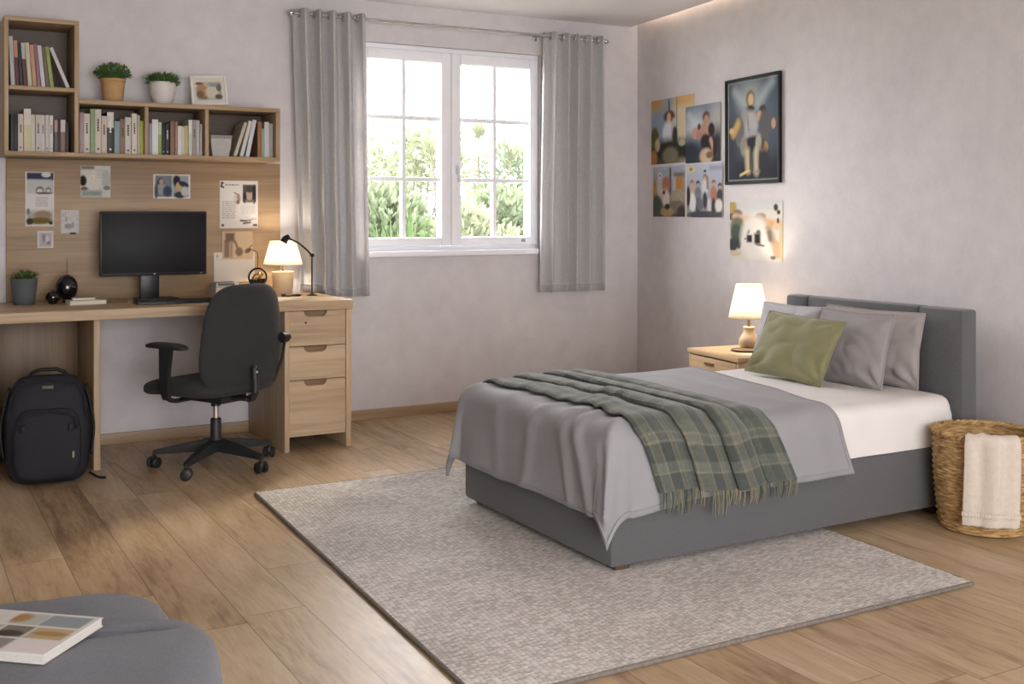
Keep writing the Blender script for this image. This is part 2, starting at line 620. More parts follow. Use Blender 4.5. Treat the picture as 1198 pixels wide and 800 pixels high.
# ------------------------------------------------------------------ rug
def rug_mat():
    m = bpy.data.materials.new('woven_wool')
    m.use_nodes = True
    nt = m.node_tree
    L = nt.links.new
    b = nt.nodes['Principled BSDF']
    b.inputs['Roughness'].default_value = 0.95
    b.inputs['Sheen Weight'].default_value = 0.2
    tc = nn(nt, 'ShaderNodeTexCoord')
    mp = nn(nt, 'ShaderNodeMapping')
    mp.inputs['Scale'].default_value = (0.55, 1.25, 1)
    mp.inputs['Rotation'].default_value = (0, 0, rad(2))
    L(tc.outputs['Object'], mp.inputs['Vector'])
    vo = nn(nt, 'ShaderNodeTexVoronoi')
    vo.inputs['Scale'].default_value = 105
    vo.inputs['Randomness'].default_value = 0.4
    L(mp.outputs[0], vo.inputs['Vector'])
    sc = nn(nt, 'ShaderNodeSeparateColor')
    L(vo.outputs['Color'], sc.inputs[0])
    no = nn(nt, 'ShaderNodeTexNoise')
    no.inputs['Scale'].default_value = 3
    L(tc.outputs['Object'], no.inputs['Vector'])
    k = mnode(nt, 'ADD', mnode(nt, 'MULTIPLY', sc.outputs[0], 0.5), mnode(nt, 'MULTIPLY', no.outputs['Fac'], 0.6))
    k = mnode(nt, 'SUBTRACT', k, mnode(nt, 'MULTIPLY', vo.outputs['Distance'], 0.55))
    rp = nn(nt, 'ShaderNodeValToRGB')
    e = rp.color_ramp.elements
    e[0].position, e[0].color = 0.0, S(166, 157, 148) + (1,)
    e[1].position, e[1].color = 0.62, S(232, 226, 219) + (1,)
    L(k, rp.inputs['Fac'])
    L(rp.outputs['Color'], b.inputs['Base Color'])
    bp = nn(nt, 'ShaderNodeBump', invert=True)
    bp.inputs['Strength'].default_value = 0.8
    bp.inputs['Distance'].default_value = 0.008
    L(vo.outputs['Distance'], bp.inputs['Height'])
    L(bp.outputs['Normal'], b.inputs['Normal'])
    return m


RUGT = 0.014
A_, B_, C_, D_ = (1.42, 4.845), (3.28, 4.845), (3.175, 2.485), (1.315, 2.485)
rg = thing('rug', 'large cream and grey looped wool rug under the bed', 'rug')


def rug_top(u, v):
    x = (1 - v) * (D_[0] + (C_[0] - D_[0]) * u) + v * (A_[0] + (B_[0] - A_[0]) * u)
    y = (1 - v) * D_[1] + v * A_[1]
    x += 0.004 * noise.noise((0, y * 6, 1))
    return (x, y, RUGT + 0.0012 * noise.noise((x * 25, y * 25, 0)))


m_ = MB().grid(rug_top, 60, 76)
m_.prism([D_, C_, B_, A_], 0.001, RUGT - 0.002)
m_.build('pile', rug_mat(), rg)
ed = MB()
P4 = [D_, C_, B_, A_]
pts = []
for i in range(4):
    p, q = P4[i], P4[(i + 1) % 4]
    for k in range(40):
        t = k / 40
        pts.append((p[0] + (q[0] - p[0]) * t, p[1] + (q[1] - p[1]) * t, 0.0075))
ed.tube(pts, 0.0075, 8, closed=True)
ed.build('edge_binding', mat('rug_binding', S(120, 112, 104), 0.9, 0.25, 120), rg)

# ------------------------------------------------------------------ desk, backboard, pedestal, shelf
OAK0, OAK1 = S(164, 138, 106), S(196, 171, 138)
M_oakX = wood('oak_grain_across', OAK0, OAK1, 'X')
M_oakZ = wood('oak_grain_upright', OAK0, OAK1, 'Z')
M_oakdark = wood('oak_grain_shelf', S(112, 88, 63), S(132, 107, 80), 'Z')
M_back = wood('shelf_back_shaded', S(70, 54, 40), S(82, 64, 48), 'X')  # dimness inside the compartments is put into this brown
DZ = 0.79

bb = MB().span((0.53, 6.276, 0.79), (1.985, 6.299, 1.539), 0.002)
tag(bb.build('backboard', wood('oak_panel_dimmed', S(140, 115, 86), S(168, 143, 112), 'X')), 'oak wall panel behind the desk with papers pinned to it', 'wall panel')  # oak darkened: the dimmer left side is put into its colour

desk = thing('desk', 'long oak desk with an open left bay under the shelf', 'desk', (1.27, 5.95, 0))


def dk(x, y, z):
    return (x - 1.27, y - 5.95, z)


MB().span(dk(0.36, 5.6, DZ - 0.05), dk(2.175, 6.275, DZ), 0.004).build('desk_top', M_oakX, desk)
MB().span(dk(0.415, 5.69, 0), dk(0.45, 6.275, DZ - 0.0505), 0.003).build('side_panel', M_oakZ, desk)
MB().span(dk(0.868, 5.69, 0), dk(0.90, 6.275, DZ - 0.0505), 0.003).build('side_panel', M_oakZ, desk)
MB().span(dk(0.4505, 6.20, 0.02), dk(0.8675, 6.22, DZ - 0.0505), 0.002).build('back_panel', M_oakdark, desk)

ped = thing('drawer_pedestal', 'oak three-drawer pedestal carrying the right end of the desk', 'drawer unit', (1.985, 5.93, 0))


def pd(x, y, z):
    return (x - 1.985, y - 5.93, z)


px0, px1 = 1.80, 2.17
bd = MB()
bd.span(pd(px0, 5.615, 0), pd(px0 + 0.026, 6.27, DZ - 0.051), 0.003)
bd.span(pd(px1 - 0.030, 5.615, 0), pd(px1, 6.27, DZ - 0.051), 0.003)
bd.span(pd(px0 + 0.026, 5.66, 0.085), pd(px1 - 0.030, 6.26, 0.10), 0.001)
bd.span(pd(px0 + 0.026, 6.24, 0.0), pd(px1 - 0.030, 6.255, DZ - 0.052), 0.001)
bd.build('body', M_oakZ, ped)
M_dark = mat('recess_dark', S(58, 44, 32), 0.8)
M_recess = mat('recess_wood', S(128, 100, 72), 0.7)
zz = [(0.553, 0.736), (0.375, 0.549), (0.078, 0.371)]
for i, (z0, z1) in enumerate(zz):
    # front with a shallow scooped pull cut into its top edge
    xa, xb = px0 + 0.0285, px1 - 0.0325
    hx0, hx1, hd = 1.905, 2.035, 0.03
    poly = [(xa, z0), (xb, z0), (xb, z1), (hx1, z1), (hx1 - 0.006, z1 - hd * 0.6), (hx1 - 0.022, z1 - hd), (hx0 + 0.022, z1 - hd), (hx0 + 0.006, z1 - hd * 0.6), (hx0, z1), (xa, z1)]
    n = len(poly)
    y0, y1 = 5.624, 5.643
    vs = [pd(x, y0, z) for x, z in poly] + [pd(x, y1, z) for x, z in poly]
    fs = [list(range(n)), [n + k for k in range(n)][::-1]] + [[k, n + k, n + (k + 1) % n, (k + 1) % n] for k in range(n)]
    d = MB()
    d.add(vs, fs)
    dr = d.build('drawer', M_oakX, ped, smooth=False)
    MB().span(pd(xa, 5.6435, z0 + 0.004), pd(xb, 6.2, z1 - 0.002)).build('drawer_box', M_recess, dr, smooth=False)
    if i == 0:
        MB().tube([pd(1.917, 5.6245, 0.675), pd(1.917, 5.621, 0.675)], 0.0055, 12).build('keyhole', M_dark, dr)

shelf = thing('wall_shelf', 'oak wall shelf of five open compartments above the desk', 'shelf', (1.2, 6.15, 1.54))


def sh(x, y, z):
    return (x - 1.2, y - 6.15, z - 1.54)


SF = 6.0
M_oakX, M_oakZ = wood('shelf_oak_across_shaded', S(148, 122, 90), S(178, 152, 118), 'X'), wood('shelf_oak_upright_shaded', S(148, 122, 90), S(178, 152, 118), 'Z')  # darker copy of the desk oak, with the shelf's shade in its colour
MB().span(sh(0.497, SF, 1.54), sh(1.898, 6.298, 1.562), 0.002).build('bottom_board', M_oakX, shelf)
MB().span(sh(0.497, SF, 1.562), sh(0.517, 6.298, 2.21), 0.002).build('side_board', M_oakZ, shelf)
MB().span(sh(0.823, SF, 1.562), sh(0.845, 6.298, 2.21), 0.002).build('side_board', M_oakZ, shelf)
MB().span(sh(1.874, SF, 1.562), sh(1.898, 6.298, 1.812), 0.002).build('side_board', M_oakZ, shelf)
MB().span(sh(0.497, SF, 2.21), sh(0.845, 6.298, 2.232), 0.002).build('top_board', M_oakX, shelf)
MB().span(sh(0.845, SF, 1.812), sh(1.898, 6.298, 1.835), 0.002).build('top_board', M_oakX, shelf)
MB().span(sh(0.517, SF + 0.002, 1.868), sh(0.823, 6.285, 1.889), 0.002).build('shelf_board', M_oakX, shelf)
for x in (1.169, 1.484):
    MB().span(sh(x, SF + 0.002, 1.562), sh(x + 0.02, 6.285, 1.812), 0.002).build('divider', M_oakZ, shelf)
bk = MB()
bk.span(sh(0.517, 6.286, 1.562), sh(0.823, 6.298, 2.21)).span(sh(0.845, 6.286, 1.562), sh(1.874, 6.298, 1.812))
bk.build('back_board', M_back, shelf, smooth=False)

# ------------------------------------------------------------------ books
M_pages = mat('paper_pages', S(226, 216, 198), 0.85, 0.06, 200)
M_ink = mat('spine_ink', S(60, 52, 48), 0.7)
M_inkwhite = mat('spine_print_pale', S(222, 216, 206), 0.7)
_covers = {}


def cover_mat(rgb):
    if rgb not in _covers:
        _covers[rgb] = mat('cover_%d_%d_%d' % rgb, S(*[0.92 * (c * 0.84 + 0.16 * sum(rgb) / 3) for c in rgb]), 0.55, 0.06, 40)
    return _covers[rgb]


def book(label, x, y, z, w, h, dep, rgb, group, lean=0.0, deco='dots', band=None):
    """Upright book, spine towards the room; x is the left foot of the spine."""
    t = thing('book', label, 'book', (x, y, z), (0, lean, 0), group)
    t2 = 0.0018
    mats = [cover_mat(rgb), M_inkwhite if sum(rgb) < 260 else M_ink, cover_mat(band) if band else cover_mat(rgb)]
    c = MB()
    c.span((0, 0, 0), (w, t2, h), 0.0008)
    c.span((0, t2, 0), (t2, dep, h), 0.0).span((w - t2, t2, 0), (w, dep, h), 0.0)
    if band:
        c.span((0.0002, -0.0003, h * 0.62), (w - 0.0002, 0.0006, h * 0.99), 0, 2)
    if deco in ('dots', 'both'):
        c.box((w / 2, -0.0003, h * 0.1), (w * 0.3, 0.0012, w * 0.3), 0, mi=1)
    if deco in ('title', 'both'):
        z0 = h * 0.5
        for k in range(5):
            l = h * random.uniform(0.025, 0.055)
            c.box((w / 2, -0.0003, z0 + l / 2), (w * 0.28, 0.0012, l), 0, mi=1)
            z0 += l + h * 0.015
    c.build('cover', mats, t)
    MB().span((t2, t2, 0.002), (w - t2, dep - 0.004, h - 0.003)).build('pages', M_pages, t, smooth=False)
    return t


ORD = ['first', 'second', 'third', 'fourth', 'fifth', 'sixth', 'seventh', 'eighth', 'ninth', 'tenth', 'eleventh', 'twelfth', 'thirteenth', 'fourteenth']


def row(xs, zf, where, grp, items):
    """items: (left x, right x, height, colour, colour word, deco, band)"""
    for i, (x0, x1, h, rgb, word, deco, band) in enumerate(items):
        book('%s book, %s from left in the %s' % (word, ORD[i], where), x0 + 0.0006, 6.03 + random.uniform(-0.006, 0.01), zf + 0.0003,
             x1 - x0 - 0.0012, h, random.uniform(0.15, 0.19), rgb, grp, 0, deco, band)


CRM, WHT, PNK = (216, 204, 188), (222, 216, 208), (206, 186, 176)
row(None, 1.562, 'bottom left compartment', 'books in the bottom left compartment', [
    (0.528, 0.545, 0.185, (38, 38, 42), 'charcoal', 'none', None),
    (0.545, 0.561, 0.182, (26, 25, 28), 'black', 'none', None),
    (0.562, 0.588, 0.187, (214, 198, 186), 'pinkish cream', 'both', None),
    (0.588, 0.622, 0.214, (212, 202, 160), 'tall yellow-streaked cream', 'none', (218, 210, 196)),
    (0.622, 0.643, 0.187, CRM, 'plain cream', 'none', None),
    (0.643, 0.668, 0.186, (204, 196, 188), 'pale grey', 'both', None),
    (0.668, 0.688, 0.186, (214, 205, 194), 'thin off-white', 'title', None),
    (0.688, 0.708, 0.187, (206, 198, 190), 'grey-white', 'dots', None),
    (0.708, 0.726, 0.186, WHT, 'white', 'both', None),
    (0.730, 0.748, 0.165, (92, 84, 88), 'grey and rose', 'none', (186, 138, 134)),
    (0.748, 0.761, 0.158, (34, 32, 34), 'thin black', 'none', None),
    (0.761, 0.785, 0.168, (150, 110, 84), 'brown and white topped', 'none', (214, 204, 196)),
    (0.785, 0.799, 0.152, (44, 40, 48), 'dark plum', 'none', None)])
row(None, 1.562, 'compartment under the potted plants', 'books under the potted plants', [
    (0.852, 0.873, 0.208, (170, 146, 150), 'mauve', 'none', None),
    (0.873, 0.903, 0.203, CRM, 'cream', 'both', None),
    (0.903, 0.927, 0.228, (140, 168, 112), 'tall leaf green', 'none', None),
    (0.927, 0.958, 0.228, (214, 202, 184), 'tall cream', 'both', None),
    (0.958, 0.986, 0.194, (212, 192, 178), 'peach cream', 'title', None),
    (0.986, 1.020, 0.217, (48, 56, 48), 'white-topped dark green', 'both', (216, 210, 200)),
    (1.020, 1.048, 0.170, (138, 160, 168), 'blue-grey', 'none', None),
    (1.048, 1.076, 0.182, (140, 112, 92), 'brown', 'title', None),
    (1.076, 1.108, 0.193, (214, 206, 194), 'off-white', 'both', None),
    (1.108, 1.136, 0.213, (222, 212, 198), 'tall ivory', 'both', None),
    (1.136, 1.150, 0.205, (192, 180, 160), 'narrow beige', 'none', None),
    (1.150, 1.168, 0.176, (176, 184, 62), 'lime', 'none', None)])
row(None, 1.562, 'compartment under the white pot', 'books under the white pot', [
    (1.196, 1.212, 0.165, (150, 156, 178), 'thin lavender', 'none', None),
    (1.212, 1.244, 0.187, (230, 228, 228), 'bright white', 'none', None),
    (1.244, 1.262, 0.174, (150, 180, 74), 'grass green', 'none', (196, 206, 170)),
    (1.262, 1.282, 0.166, (24, 26, 32), 'black', 'dots', None),
    (1.282, 1.303, 0.168, (30, 36, 48), 'navy', 'both', None),
    (1.306, 1.330, 0.181, (150, 104, 76), 'rust brown', 'none', None),
    (1.330, 1.344, 0.179, (170, 132, 104), 'thin tan', 'none', None),
    (1.344, 1.365, 0.157, (226, 222, 216), 'short white', 'none', None),
    (1.365, 1.380, 0.156, (208, 204, 200), 'short light grey', 'none', None),
    (1.380, 1.400, 0.160, (206, 188, 108), 'short yellow', 'none', None),
    (1.400, 1.420, 0.192, (206, 214, 196), 'pale green', 'none', (226, 224, 214)),
    (1.420, 1.443, 0.192, (166, 152, 146), 'taupe', 'title', None),
    (1.443, 1.461, 0.191, (196, 188, 184), 'light taupe', 'none', None),
    (1.461, 1.474, 0.172, (180, 172, 166), 'thin grey', 'none', None)])
grp = 'books in the right compartment'
W4 = 'right compartment'
# three leaning books, then four upright
for k, (x, ln, h, rgb, word, w) in enumerate([
        (1.645, 0.315, 0.196, (202, 190, 166), 'leaning beige', 0.018),
        (1.680, 0.255, 0.203, (222, 214, 200), 'leaning ivory', 0.020),
        (1.712, 0.200, 0.208, (214, 218, 222), 'leaning bluish white', 0.022)]):
    book('%s book, %s from left in the %s' % (word, ORD[k], W4), x, 6.035, 1.563 + w * math.sin(ln), w, h, 0.16, rgb, grp, ln, 'none')
for k, (x0, x1, h, rgb, word) in enumerate([
        (1.781, 1.804, 0.197, (168, 108, 66), 'burnt orange'),
        (1.804, 1.819, 0.160, (150, 180, 150), 'thin sea green'),
        (1.819, 1.846, 0.198, (210, 208, 206), 'pale silver'),
        (1.846, 1.868, 0.190, (170, 164, 160), 'grey')]):
    book('%s book, %s from left in the %s' % (word, ORD[k + 3], W4), x0, 6.035, 1.5623, x1 - x0 - 0.001, h, 0.17, rgb, grp, 0, 'none')
grp = 'books leaning in the top left compartment'
tl = [  # foot x, lean, width, height, colour, word, band
    (0.530, -0.045, 0.019, 0.246, (186, 184, 184), 'light grey', None),
    (0.551, -0.075, 0.018, 0.228, (92, 36, 30), 'dark red and orange', (198, 136, 94)),
    (0.572, -0.085, 0.014, 0.214, (44, 42, 40), 'black', None),
    (0.589, -0.100, 0.017, 0.218, (96, 36, 36), 'grey and crimson', (180, 184, 190)),
    (0.609, -0.120, 0.019, 0.219, (206, 196, 160), 'cream', None),
    (0.631, -0.125, 0.019, 0.209, (204, 148, 108), 'peach', None),
    (0.653, -0.130, 0.015, 0.214, (158, 98, 124), 'purple-pink', None),
    (0.671, -0.140, 0.019, 0.209, (204, 204, 208), 'silver white', None),
    (0.694, -0.150, 0.015, 0.205, (120, 104, 70), 'olive brown', None),
    (0.712, -0.160, 0.018, 0.206, (156, 168, 80), 'green', None),
    (0.789, -0.390, 0.017, 0.215, (212, 206, 204), 'white', None)]
lim = None
for k, (x, ln, w, h, rgb, word, band) in enumerate(tl):
    if lim is not None:                 # each book rests against the one before it, never inside it
        ln = max(ln, math.asin(max(-0.9, (lim(h) - x) / h)))
    lim = lambda hh, x=x, w=w, ln=ln: x + w / math.cos(ln) + 0.0012 + hh * math.tan(ln) * (1 if ln < 0 else 0)
    word2 = 'steeply leaning white' if k == 10 else word
    book('%s book, %s from left in the top left compartment' % (word2, ORD[k]), x, 6.03, 1.8895, w, h, 0.16, rgb, grp, ln, 'none', band)

sb = thing('storage_box', 'small grey lidded box on the shelf beside leaning books', 'box', (1.575, 6.08, 1.5625))
bx = MB()
vs = []
for z, k in ((0, 0.0), (0.036, 0.005), (0.036, 0.007), (0.098, 0.012)):
    for sx, sy in ((-1, -1), (1, -1), (1, 1), (-1, 1)):
        vs.append((sx * (0.044 + k), sy * (0.05 + k), z))
fs = [[3, 2, 1, 0]] + [[i * 4 + k, i * 4 + (k + 1) % 4, (i + 1) * 4 + (k + 1) % 4, (i + 1) * 4 + k] for i in range(3) for k in range(4)] + [[12, 13, 14, 15]]
bx.add(vs, fs)
bx.build('body', mat('box_card_grey', S(176, 172, 166), 0.7, 0.06, 30), sb, smooth=False)
MB().span((-0.0585, -0.0645, 0.0985), (0.0585, 0.0645, 0.115), 0.003).build('lid', mat('box_lid_grey', S(150, 146, 140), 0.7), sb)

# ------------------------------------------------------------------ pictures (colour printed into the sheet)
M_print = attr_mat('printed_paper', 0.75, spec=0.15)


class Art:
    def __init__(self, nx, ny, base):
        self.nx, self.ny = nx, ny
        self.u, self.v = np.meshgrid(np.linspace(0, 1, nx + 1), np.linspace(0, 1, ny + 1))
        self.a = np.zeros((ny + 1, nx + 1, 3))
        self.a[:] = S(*base)

    def mixin(self, m, c):
        m = np.clip(m, 0, 1)[..., None]
        self.a = self.a * (1 - m) + np.array(S(*c)) * m
        return self

    def e(self, cx, cy, rx, ry, c, soft=0.2, rot=0.0, k=1.0):
        x, y = self.u - cx, self.v - cy
        if rot:
            x, y = x * math.cos(rot) + y * math.sin(rot), -x * math.sin(rot) + y * math.cos(rot)
        d = np.sqrt((x / rx) ** 2 + (y / ry) ** 2)
        return self.mixin(k * (1 + soft - d) / (2 * soft), c)

    def r(self, x0, y0, x1, y1, c, soft=0.02, k=1.0):
        d = np.minimum(np.minimum(self.u - x0, x1 - self.u), np.minimum(self.v - y0, y1 - self.v))
        return self.mixin(k * (d + soft) / (2 * soft), c)

    def line(self, x0, y0, x1, y1, wd, c, soft=0.6, k=1.0):
        dx, dy = x1 - x0, y1 - y0
        t = np.clip(((self.u - x0) * dx + (self.v - y0) * dy) / (dx * dx + dy * dy + 1e-9), 0, 1)
        d = np.hypot(self.u - x0 - t * dx, self.v - y0 - t * dy)
        return self.mixin(k * (1 + soft - d / wd) / (2 * soft), c)

    def text(self, x0, y0, x1, y1, rows, c, k=0.7, seed=1):
        rr = random.Random(seed)
        for i in range(rows):
            y = y1 - (i + 0.5) * (y1 - y0) / rows
            x = x0
            while x < x1 - 0.02:
                l = rr.uniform(0.04, 0.12)
                self.r(x, y - 0.3 * (y1 - y0) / rows, min(x1, x + l), y + 0.2 * (y1 - y0) / rows, c, 0.008, k)
                x += l + 0.02
            if rr.random() < 0.3:
                x1_ = x1
        return self

    def noise(self, amp, seed=0, sc=1):
        r = np.random.RandomState(seed)
        h, w = self.a.shape[0] // sc + 2, self.a.shape[1] // sc + 2
        n = np.kron(r.uniform(1 - amp, 1 + amp, (h, w, 1)), np.ones((sc, sc, 1)))[:self.a.shape[0], :self.a.shape[1]]
        self.a = np.clip(self.a * n, 0, 1)
        return self

    def grad(self, c0, c1, axis='v'):
        t = (self.v if axis == 'v' else self.u)[..., None]
        self.a = np.array(S(*c0)) * (1 - t) + np.array(S(*c1)) * t
        return self

    def mesh(self, fn, thick=0.0012, nrm=(0, -1, 0)):
        """fn(u, v) -> point of the printed face; the sheet gets real thickness behind it."""
        mb = MB().grid(fn, self.nx, self.ny)
        cols = [tuple(self.a[j, i]) for j in range(self.ny + 1) for i in range(self.nx + 1)]
        # back and rim
        o = len(mb.v)
        cs = [fn(0, 0), fn(1, 0), fn(1, 1), fn(0, 1)]
        bk = [tuple(c[i] - nrm[i] * thick for i in range(3)) for c in cs]
        mb.add(cs + bk, [[0, 4, 5, 1], [1, 5, 6, 2], [2, 6, 7, 3], [3, 7, 4, 0], [7, 6, 5, 4]])
        cols += [S(214, 208, 198)] * 8
        mb.col = np.array(cols, dtype=np.float32)
        return mb


def pinned(name, label, cat, x0, x1, z0, z1, art, y=6.2735, group=None, tilt=0.0):
    cx, cz = (x0 + x1) / 2, (z0 + z1) / 2
    hw, hh = (x1 - x0) / 2, (z1 - z0) / 2
    mb = art.mesh(lambda u, v: ((u * 2 - 1) * hw, 0.0, (v * 2 - 1) * hh))
    o = mb.build(name, M_print, None, (cx, y, cz), (0, tilt, 0), smooth=False)
    return tag(o, label, cat, group)


GP = 'papers pinned to the oak panel'
# tall flyer
a = Art(44, 84, (214, 210, 206))
a.r(0.05, 0.6, 0.97, 0.97, (188, 188, 186)).r(0.05, 0.86, 0.97, 0.985, (62, 58, 84)).e(0.72, 0.95, 0.16, 0.05, (206, 204, 206)).r(0.9, 0.86, 0.97, 0.98, (70, 74, 92))
a.e(0.5, 0.66, 0.14, 0.07, (110, 104, 100)).e(0.5, 0.65, 0.10, 0.04, (206, 200, 196)).e(0.8, 0.66, 0.1, 0.06, (120, 114, 108)).e(0.8, 0.65, 0.07, 0.035, (198, 194, 190)).e(0.65, 0.61, 0.3, 0.02, (104, 98, 94))
a.text(0.35, 0.36, 0.78, 0.55, 6, (150, 148, 146), 0.7, 3)
a.r(0.05, 0.04, 0.95, 0.28, (170, 164, 152), 0.05).e(0.6, 0.2, 0.3, 0.09, (150, 132, 110)).e(0.5, 0.1, 0.42, 0.06, (112, 98, 52)).e(0.15, 0.09, 0.12, 0.06, (60, 62, 60)).e(0.88, 0.06, 0.07, 0.03, (50, 50, 46)).e(0.1, 0.27, 0.06, 0.06, (120, 122, 116))
pinned('flyer', 'tall narrow photo flyer, leftmost sheet on the oak panel', 'flyer', 0.620, 0.760, 1.184, 1.470, a, group=GP)
# square photo
a = Art(48, 56, (200, 200, 192))
a.r(0.02, 0.88, 0.45, 0.99, (128, 122, 116), 0.03).e(0.08, 0.52, 0.12, 0.17, (44, 36, 34)).e(0.12, 0.27, 0.12, 0.06, (112, 84, 72)).r(0.02, 0.03, 0.7, 0.22, (140, 150, 144), 0.06).e(0.45, 0.55, 0.2, 0.3, (210, 204, 196)).e(0.85, 0.55, 0.14, 0.3, (176, 180, 168)).e(0.88, 0.3, 0.12, 0.07, (120, 126, 116)).text(0.5, 0.6, 0.95, 0.9, 5, (160, 160, 152), 0.5, 5).noise(0.07, 2, 2)
pinned('photo_print', 'square pale snapshot pinned above the left of the monitor', 'photo', 0.891, 1.043, 1.338, 1.508, a, group=GP)
# double photo card
a = Art(64, 44, (210, 208, 204))
a.r(0.05, 0.07, 0.51, 0.95, (120, 126, 132), 0.02).e(0.2, 0.62, 0.1, 0.22, (60, 62, 66)).e(0.22, 0.4, 0.12, 0.24, (150, 152, 154)).e(0.38, 0.3, 0.12, 0.22, (62, 72, 92)).e(0.22, 0.7, 0.06, 0.1, (168, 150, 138)).e(0.08, 0.3, 0.05, 0.3, (80, 86, 92))
a.r(0.53, 0.07, 0.95, 0.95, (146, 152, 158), 0.02).e(0.63, 0.72, 0.1, 0.24, (48, 44, 50)).e(0.68, 0.5, 0.08, 0.18, (190, 160, 120)).e(0.82, 0.6, 0.16, 0.1, (52, 56, 72), rot=-0.7).e(0.72, 0.15, 0.16, 0.14, (56, 60, 70)).e(0.85, 0.3, 0.1, 0.2, (184, 186, 190))
pinned('photo_print', 'white-edged card of two portraits above the monitor', 'photo', 1.267, 1.468, 1.334, 1.468, a, group=GP)
# big flyer
a = Art(78, 92, (212, 206, 202))
a.line(0.06, 0.95, 0.04, 0.88, 0.022, (48, 44, 44)).line(0.05, 0.88, 0.1, 0.86, 0.02, (56, 50, 50)).line(0.04, 0.96, 0.1, 0.95, 0.015, (90, 70, 70))
a.text(0.14, 0.89, 0.5, 0.94, 1, (92, 84, 84), 0.9, 7)
a.r(0.6, 0.55, 0.95, 0.92, (84, 80, 78), 0.01).e(0.78, 0.7, 0.09, 0.12, (170, 150, 138)).e(0.78, 0.82, 0.1, 0.07, (70, 66, 64)).e(0.65, 0.65, 0.05, 0.12, (52, 48, 48)).e(0.9, 0.72, 0.05, 0.2, (44, 42, 42)).r(0.66, 0.55, 0.9, 0.6, (120, 110, 106), 0.02)
a.line(0.38, 0.75, 0.5, 0.7, 0.012, (110, 84, 78)).e(0.48, 0.62, 0.06, 0.1, (156, 132, 122)).e(0.47, 0.55, 0.05, 0.05, (120, 92, 86), k=0.6).e(0.4, 0.62, 0.05, 0.08, (196, 190, 186))
a.text(0.06, 0.2, 0.42, 0.58, 9, (140, 136, 136), 0.75, 8).text(0.56, 0.3, 0.94, 0.48, 6, (170, 164, 160), 0.6, 9)
a.line(0.54, 0.16, 0.7, 0.15, 0.018, (70, 62, 60)).line(0.62, 0.1, 0.8, 0.12, 0.018, (72, 64, 60)).line(0.7, 0.16, 0.82, 0.17, 0.012, (96, 86, 82)).text(0.84, 0.17, 0.96, 0.22, 1, (120, 112, 108), 0.7, 4)
a.e(0.08, 0.06, 0.035, 0.028, (70, 66, 66)).r(0.87, 0.04, 0.98, 0.085, (64, 60, 60), 0.01)
pinned('flyer', 'large white text flyer with a dark portrait, right of the monitor', 'flyer', 1.632, 1.852, 1.168, 1.438, a, group=GP)
# small card with a clip
cd = thing('note_card', 'small pale sketch card with dark clip beside the tall flyer', 'card', (0.838, 6.2735, 1.208), group=GP)
a = Art(24, 32, (198, 194, 192))
a.noise(0.10, 4, 2).e(0.4, 0.3, 0.2, 0.12, (150, 150, 150)).e(0.65, 0.35, 0.1, 0.14, (158, 158, 156)).e(0.3, 0.6, 0.08, 0.1, (164, 162, 160)).text(0.05, 0.7, 0.3, 0.95, 3, (150, 146, 144), 0.7, 3)
a.mesh(lambda u, v: ((u - 0.5) * 0.09, 0, (v - 0.5) * 0.122)).build('sheet', M_print, cd, smooth=False)
MB().box((0.014, -0.006, -0.062), (0.03, 0.014, 0.01), 0.003).build('clip', mat('clip_dark', S(70, 56, 48), 0.5), cd)
a = Art(26, 26, (206, 202, 200))
a.r(0.12, 0.1, 0.9, 0.88, (178, 172, 172)).e(0.4, 0.6, 0.1, 0.26, (140, 132, 138)).e(0.62, 0.5, 0.1, 0.2, (206, 200, 204)).e(0.7, 0.3, 0.12, 0.1, (140, 134, 134)).noise(0.06, 5, 2)
pinned('photo_print', 'tiny square print, lowest on the left of the panel', 'photo', 0.678, 0.756, 1.070, 1.160, a, group=GP)
# paper with bottle drawings: a pale sheet and a translucent-looking outline print over its top
a = Art(56, 56, (214, 206, 196))
a.text(0.05, 0.72, 0.95, 0.82, 2, (176, 166, 156), 0.5, 6).e(0.08, 0.88, 0.03, 0.05, (160, 152, 144)).r(0.7, 0.9, 0.98, 0.99, (196, 186, 172), 0.05)
pinned('paper_sheet', 'blank-bottomed white sheet low beside the ring ornament', 'paper', 1.600, 1.835, 0.862, 1.03, a, y=6.2735, group=GP)
a = Art(60, 50, (190, 166, 136))
a.r(0.02, 0.02, 0.98, 0.98, (196, 172, 142)).r(0.06, 0.06, 0.24, 0.68, (128, 108, 94), 0.03).r(0.1, 0.62, 0.4, 0.94, (112, 94, 84), 0.04).r(0.26, 0.06, 0.34, 0.66, (150, 128, 110), 0.03).line(0.4, 0.66, 0.5, 0.4, 0.035, (122, 100, 88)).e(0.55, 0.26, 0.13, 0.16, (124, 104, 92)).e(0.84, 0.3, 0.12, 0.08, (112, 92, 84), rot=0.7).line(0.9, 0.42, 0.98, 0.5, 0.02, (116, 98, 88))
pinned('drawing', 'tan drawing of brown jars above the blank white sheet', 'drawing', 1.646, 1.822, 0.992, 1.15, a, y=6.2715, group=GP)

# pictures on the bed wall
def wallpic(name, label, cat, yl, yr, z0, z1, art, off=0.004, group=None, parent=None):
    """Flat print on the bed wall between the far (left) and near (right) ends."""
    cy, cz = (yl + yr) / 2, (z0 + z1) / 2
    hw, hh = (yl - yr) / 2 / math.cos(WA), (z1 - z0) / 2
    mb = art.mesh(lambda u, v: ((u * 2 - 1) * hw, 0.0, (v * 2 - 1) * hh), 0.0012)
    o = mb.build(name, M_print, parent, None if parent else (wall_x(cy) - off, cy, cz), None if parent else (0, 0, -PI / 2 - WA), smooth=False)
    return o if parent else tag(o, label, cat, group)


